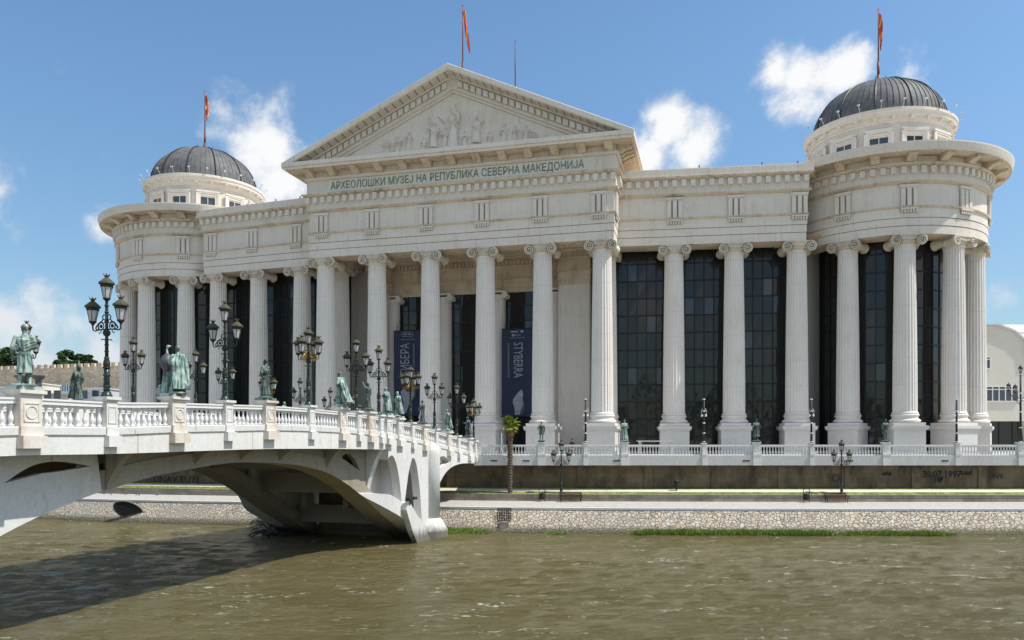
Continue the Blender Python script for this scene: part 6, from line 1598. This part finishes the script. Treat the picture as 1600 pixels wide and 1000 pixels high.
# outfall grilles in the rubble wall
def grille(px, label, w, round_=False):
    x, y = on_lower(px, -.2); t_ = thing('outfall_grille', (x, y, -5.9), label, 'grille', world=True); mb = MB()
    if not round_:
        for k in range(7): mb.tube([(x - w / 2 + w * k / 6, y - .05, -5.0), (x - w / 2 + w * k / 6, y - .75, -6.1)], .035, 4)
        for k in range(6): f_ = k / 5; mb.tube([(x - w / 2, y - .05 - .7 * f_, -5.0 - 1.1 * f_), (x + w / 2, y - .05 - .7 * f_, -5.0 - 1.1 * f_)], .035, 4)
        mb.build('bars', M['iron'], t_); mb = MB(); mb.box((x, y - .75, -6.7), (w * .7, .7, 1.0)); mb.build('channel', M['lowwall'], t_)
    else:
        pts = []
        for k in range(25): a = 2 * math.pi * k / 24; pts.append((x + 1.65 * math.cos(a), y - .9 - .1 * math.sin(a), -5.98 + .95 * math.sin(a) - .42 * math.cos(a)))
        mb.tube(pts, .09, 6); mb.build('rim', M['lowwall'], t_); mb = MB(); mb.add([(p[0], p[1] + .02, p[2]) for p in pts[:-1]], [tuple(range(24))]); mb.build('opening', M['dark'], t_)
        mb = MB()
        for k in range(-7, 8): s_ = k / 8; hh = .93 * math.sqrt(1 - s_ * s_); mb.tube([(x + 1.6 * s_, y - 1.0, -5.98 - hh - .4 * s_), (x + 1.6 * s_, y - .98, -5.98 + hh - .4 * s_)], .022, 4)
        for k in range(-3, 4): s_ = k / 4; hh = 1.6 * math.sqrt(1 - s_ * s_); mb.tube([(x - hh, y - 1.0, -5.98 + .93 * s_ + .4 * hh / 1.6), (x + hh, y - 1.0, -5.98 + .93 * s_ - .4 * hh / 1.6)], .022, 4)
        mb.build('bars', M['iron'], t_)
grille(788, 'rusty rectangular grille hanging over the rubble wall', 1.25); grille(208, 'round outfall opening with a dark mesh in the rubble wall beyond the bridge', 1, True)
# driftwood caught on the far rib
c_ = bp(12.6, -WID + 1.2, WZ); rnd = random.Random(3); dwt = thing('driftwood', (c_[0], c_[1], WZ), 'dark tangle of driftwood caught at the foot of the far arch rib', 'driftwood')
mb = MB()
for i in range(170):
    a = rnd.uniform(0, 6.28); p0 = Vector((rnd.gauss(-1.2, 1.1), rnd.gauss(-1.5, 1.0), rnd.uniform(-.3, 1.1) * math.exp(-abs(i % 7) * .1))); d = Vector((math.cos(a), math.sin(a), rnd.uniform(-.3, .8))).normalized(); l = rnd.uniform(.6, 2.0)
    mb.tube([p0 - d * l * .5, p0 + Vector((rnd.gauss(0, .1), rnd.gauss(0, .1), rnd.gauss(0, .1))), p0 + d * l * .5], [.06, .07, .02], 4)
mb.ball((-1.1, -1.3, -.1), (2.0, 1.5, .9), 14, 9); mb.tube([(-.6, -1.0, .2), (-2.6, -1.4, 1.8), (-3.3, -1.5, 2.7)], [.07, .05, .02], 5); mb.tube([(-1.0, -1.0, .2), (-3.0, -1.6, 1.2), (-4.4, -1.8, -.2)], [.05, .04, .02], 5)
link('branches', mb.mesh('branches', M['drift']), dwt)
rnd = random.Random(8)
for i in range(11):     # pigeons on the riverside walk
    px = rnd.uniform(152, 245); x, y = on_lower(px, rnd.uniform(4.2, 5.6)); t_ = thing('pigeon', (x, y, -4.81), 'grey pigeon in the flock on the riverside walk beyond the bridge', 'pigeon', 'pigeons on the riverside walk', rz=rnd.uniform(0, 6.28))
    if i == 0:
        mb = MB(); mb.ball((0, 0, .17), (.15, .08, .08), 8, 6); mb.ball((.13, 0, .27), (.045, .04, .045), 6, 5); mb.tube([(.09, 0, .2), (.13, 0, .27)], [.05, .035], 6); mb.tube([(-.1, 0, .16), (-.26, 0, .13)], [.05, .02], 6); mb.tube([(.02, .03, .1), (.02, .03, 0)], .01, 4); mb.tube([(.02, -.03, .1), (.02, -.03, 0)], .01, 4); mb.tube([(.17, 0, .27), (.2, 0, .26)], [.012, .004], 4)
        pgm = mb.mesh('body', M['pigeon'], True)
    link('body', pgm, t_)
# blue graffiti on the rubble beyond the bridge
x, y = on_lower(408, -.9)
for o in list(bpy.data.objects):
    if '_w' in o: del o['_w']
print('objects', len(bpy.data.objects))
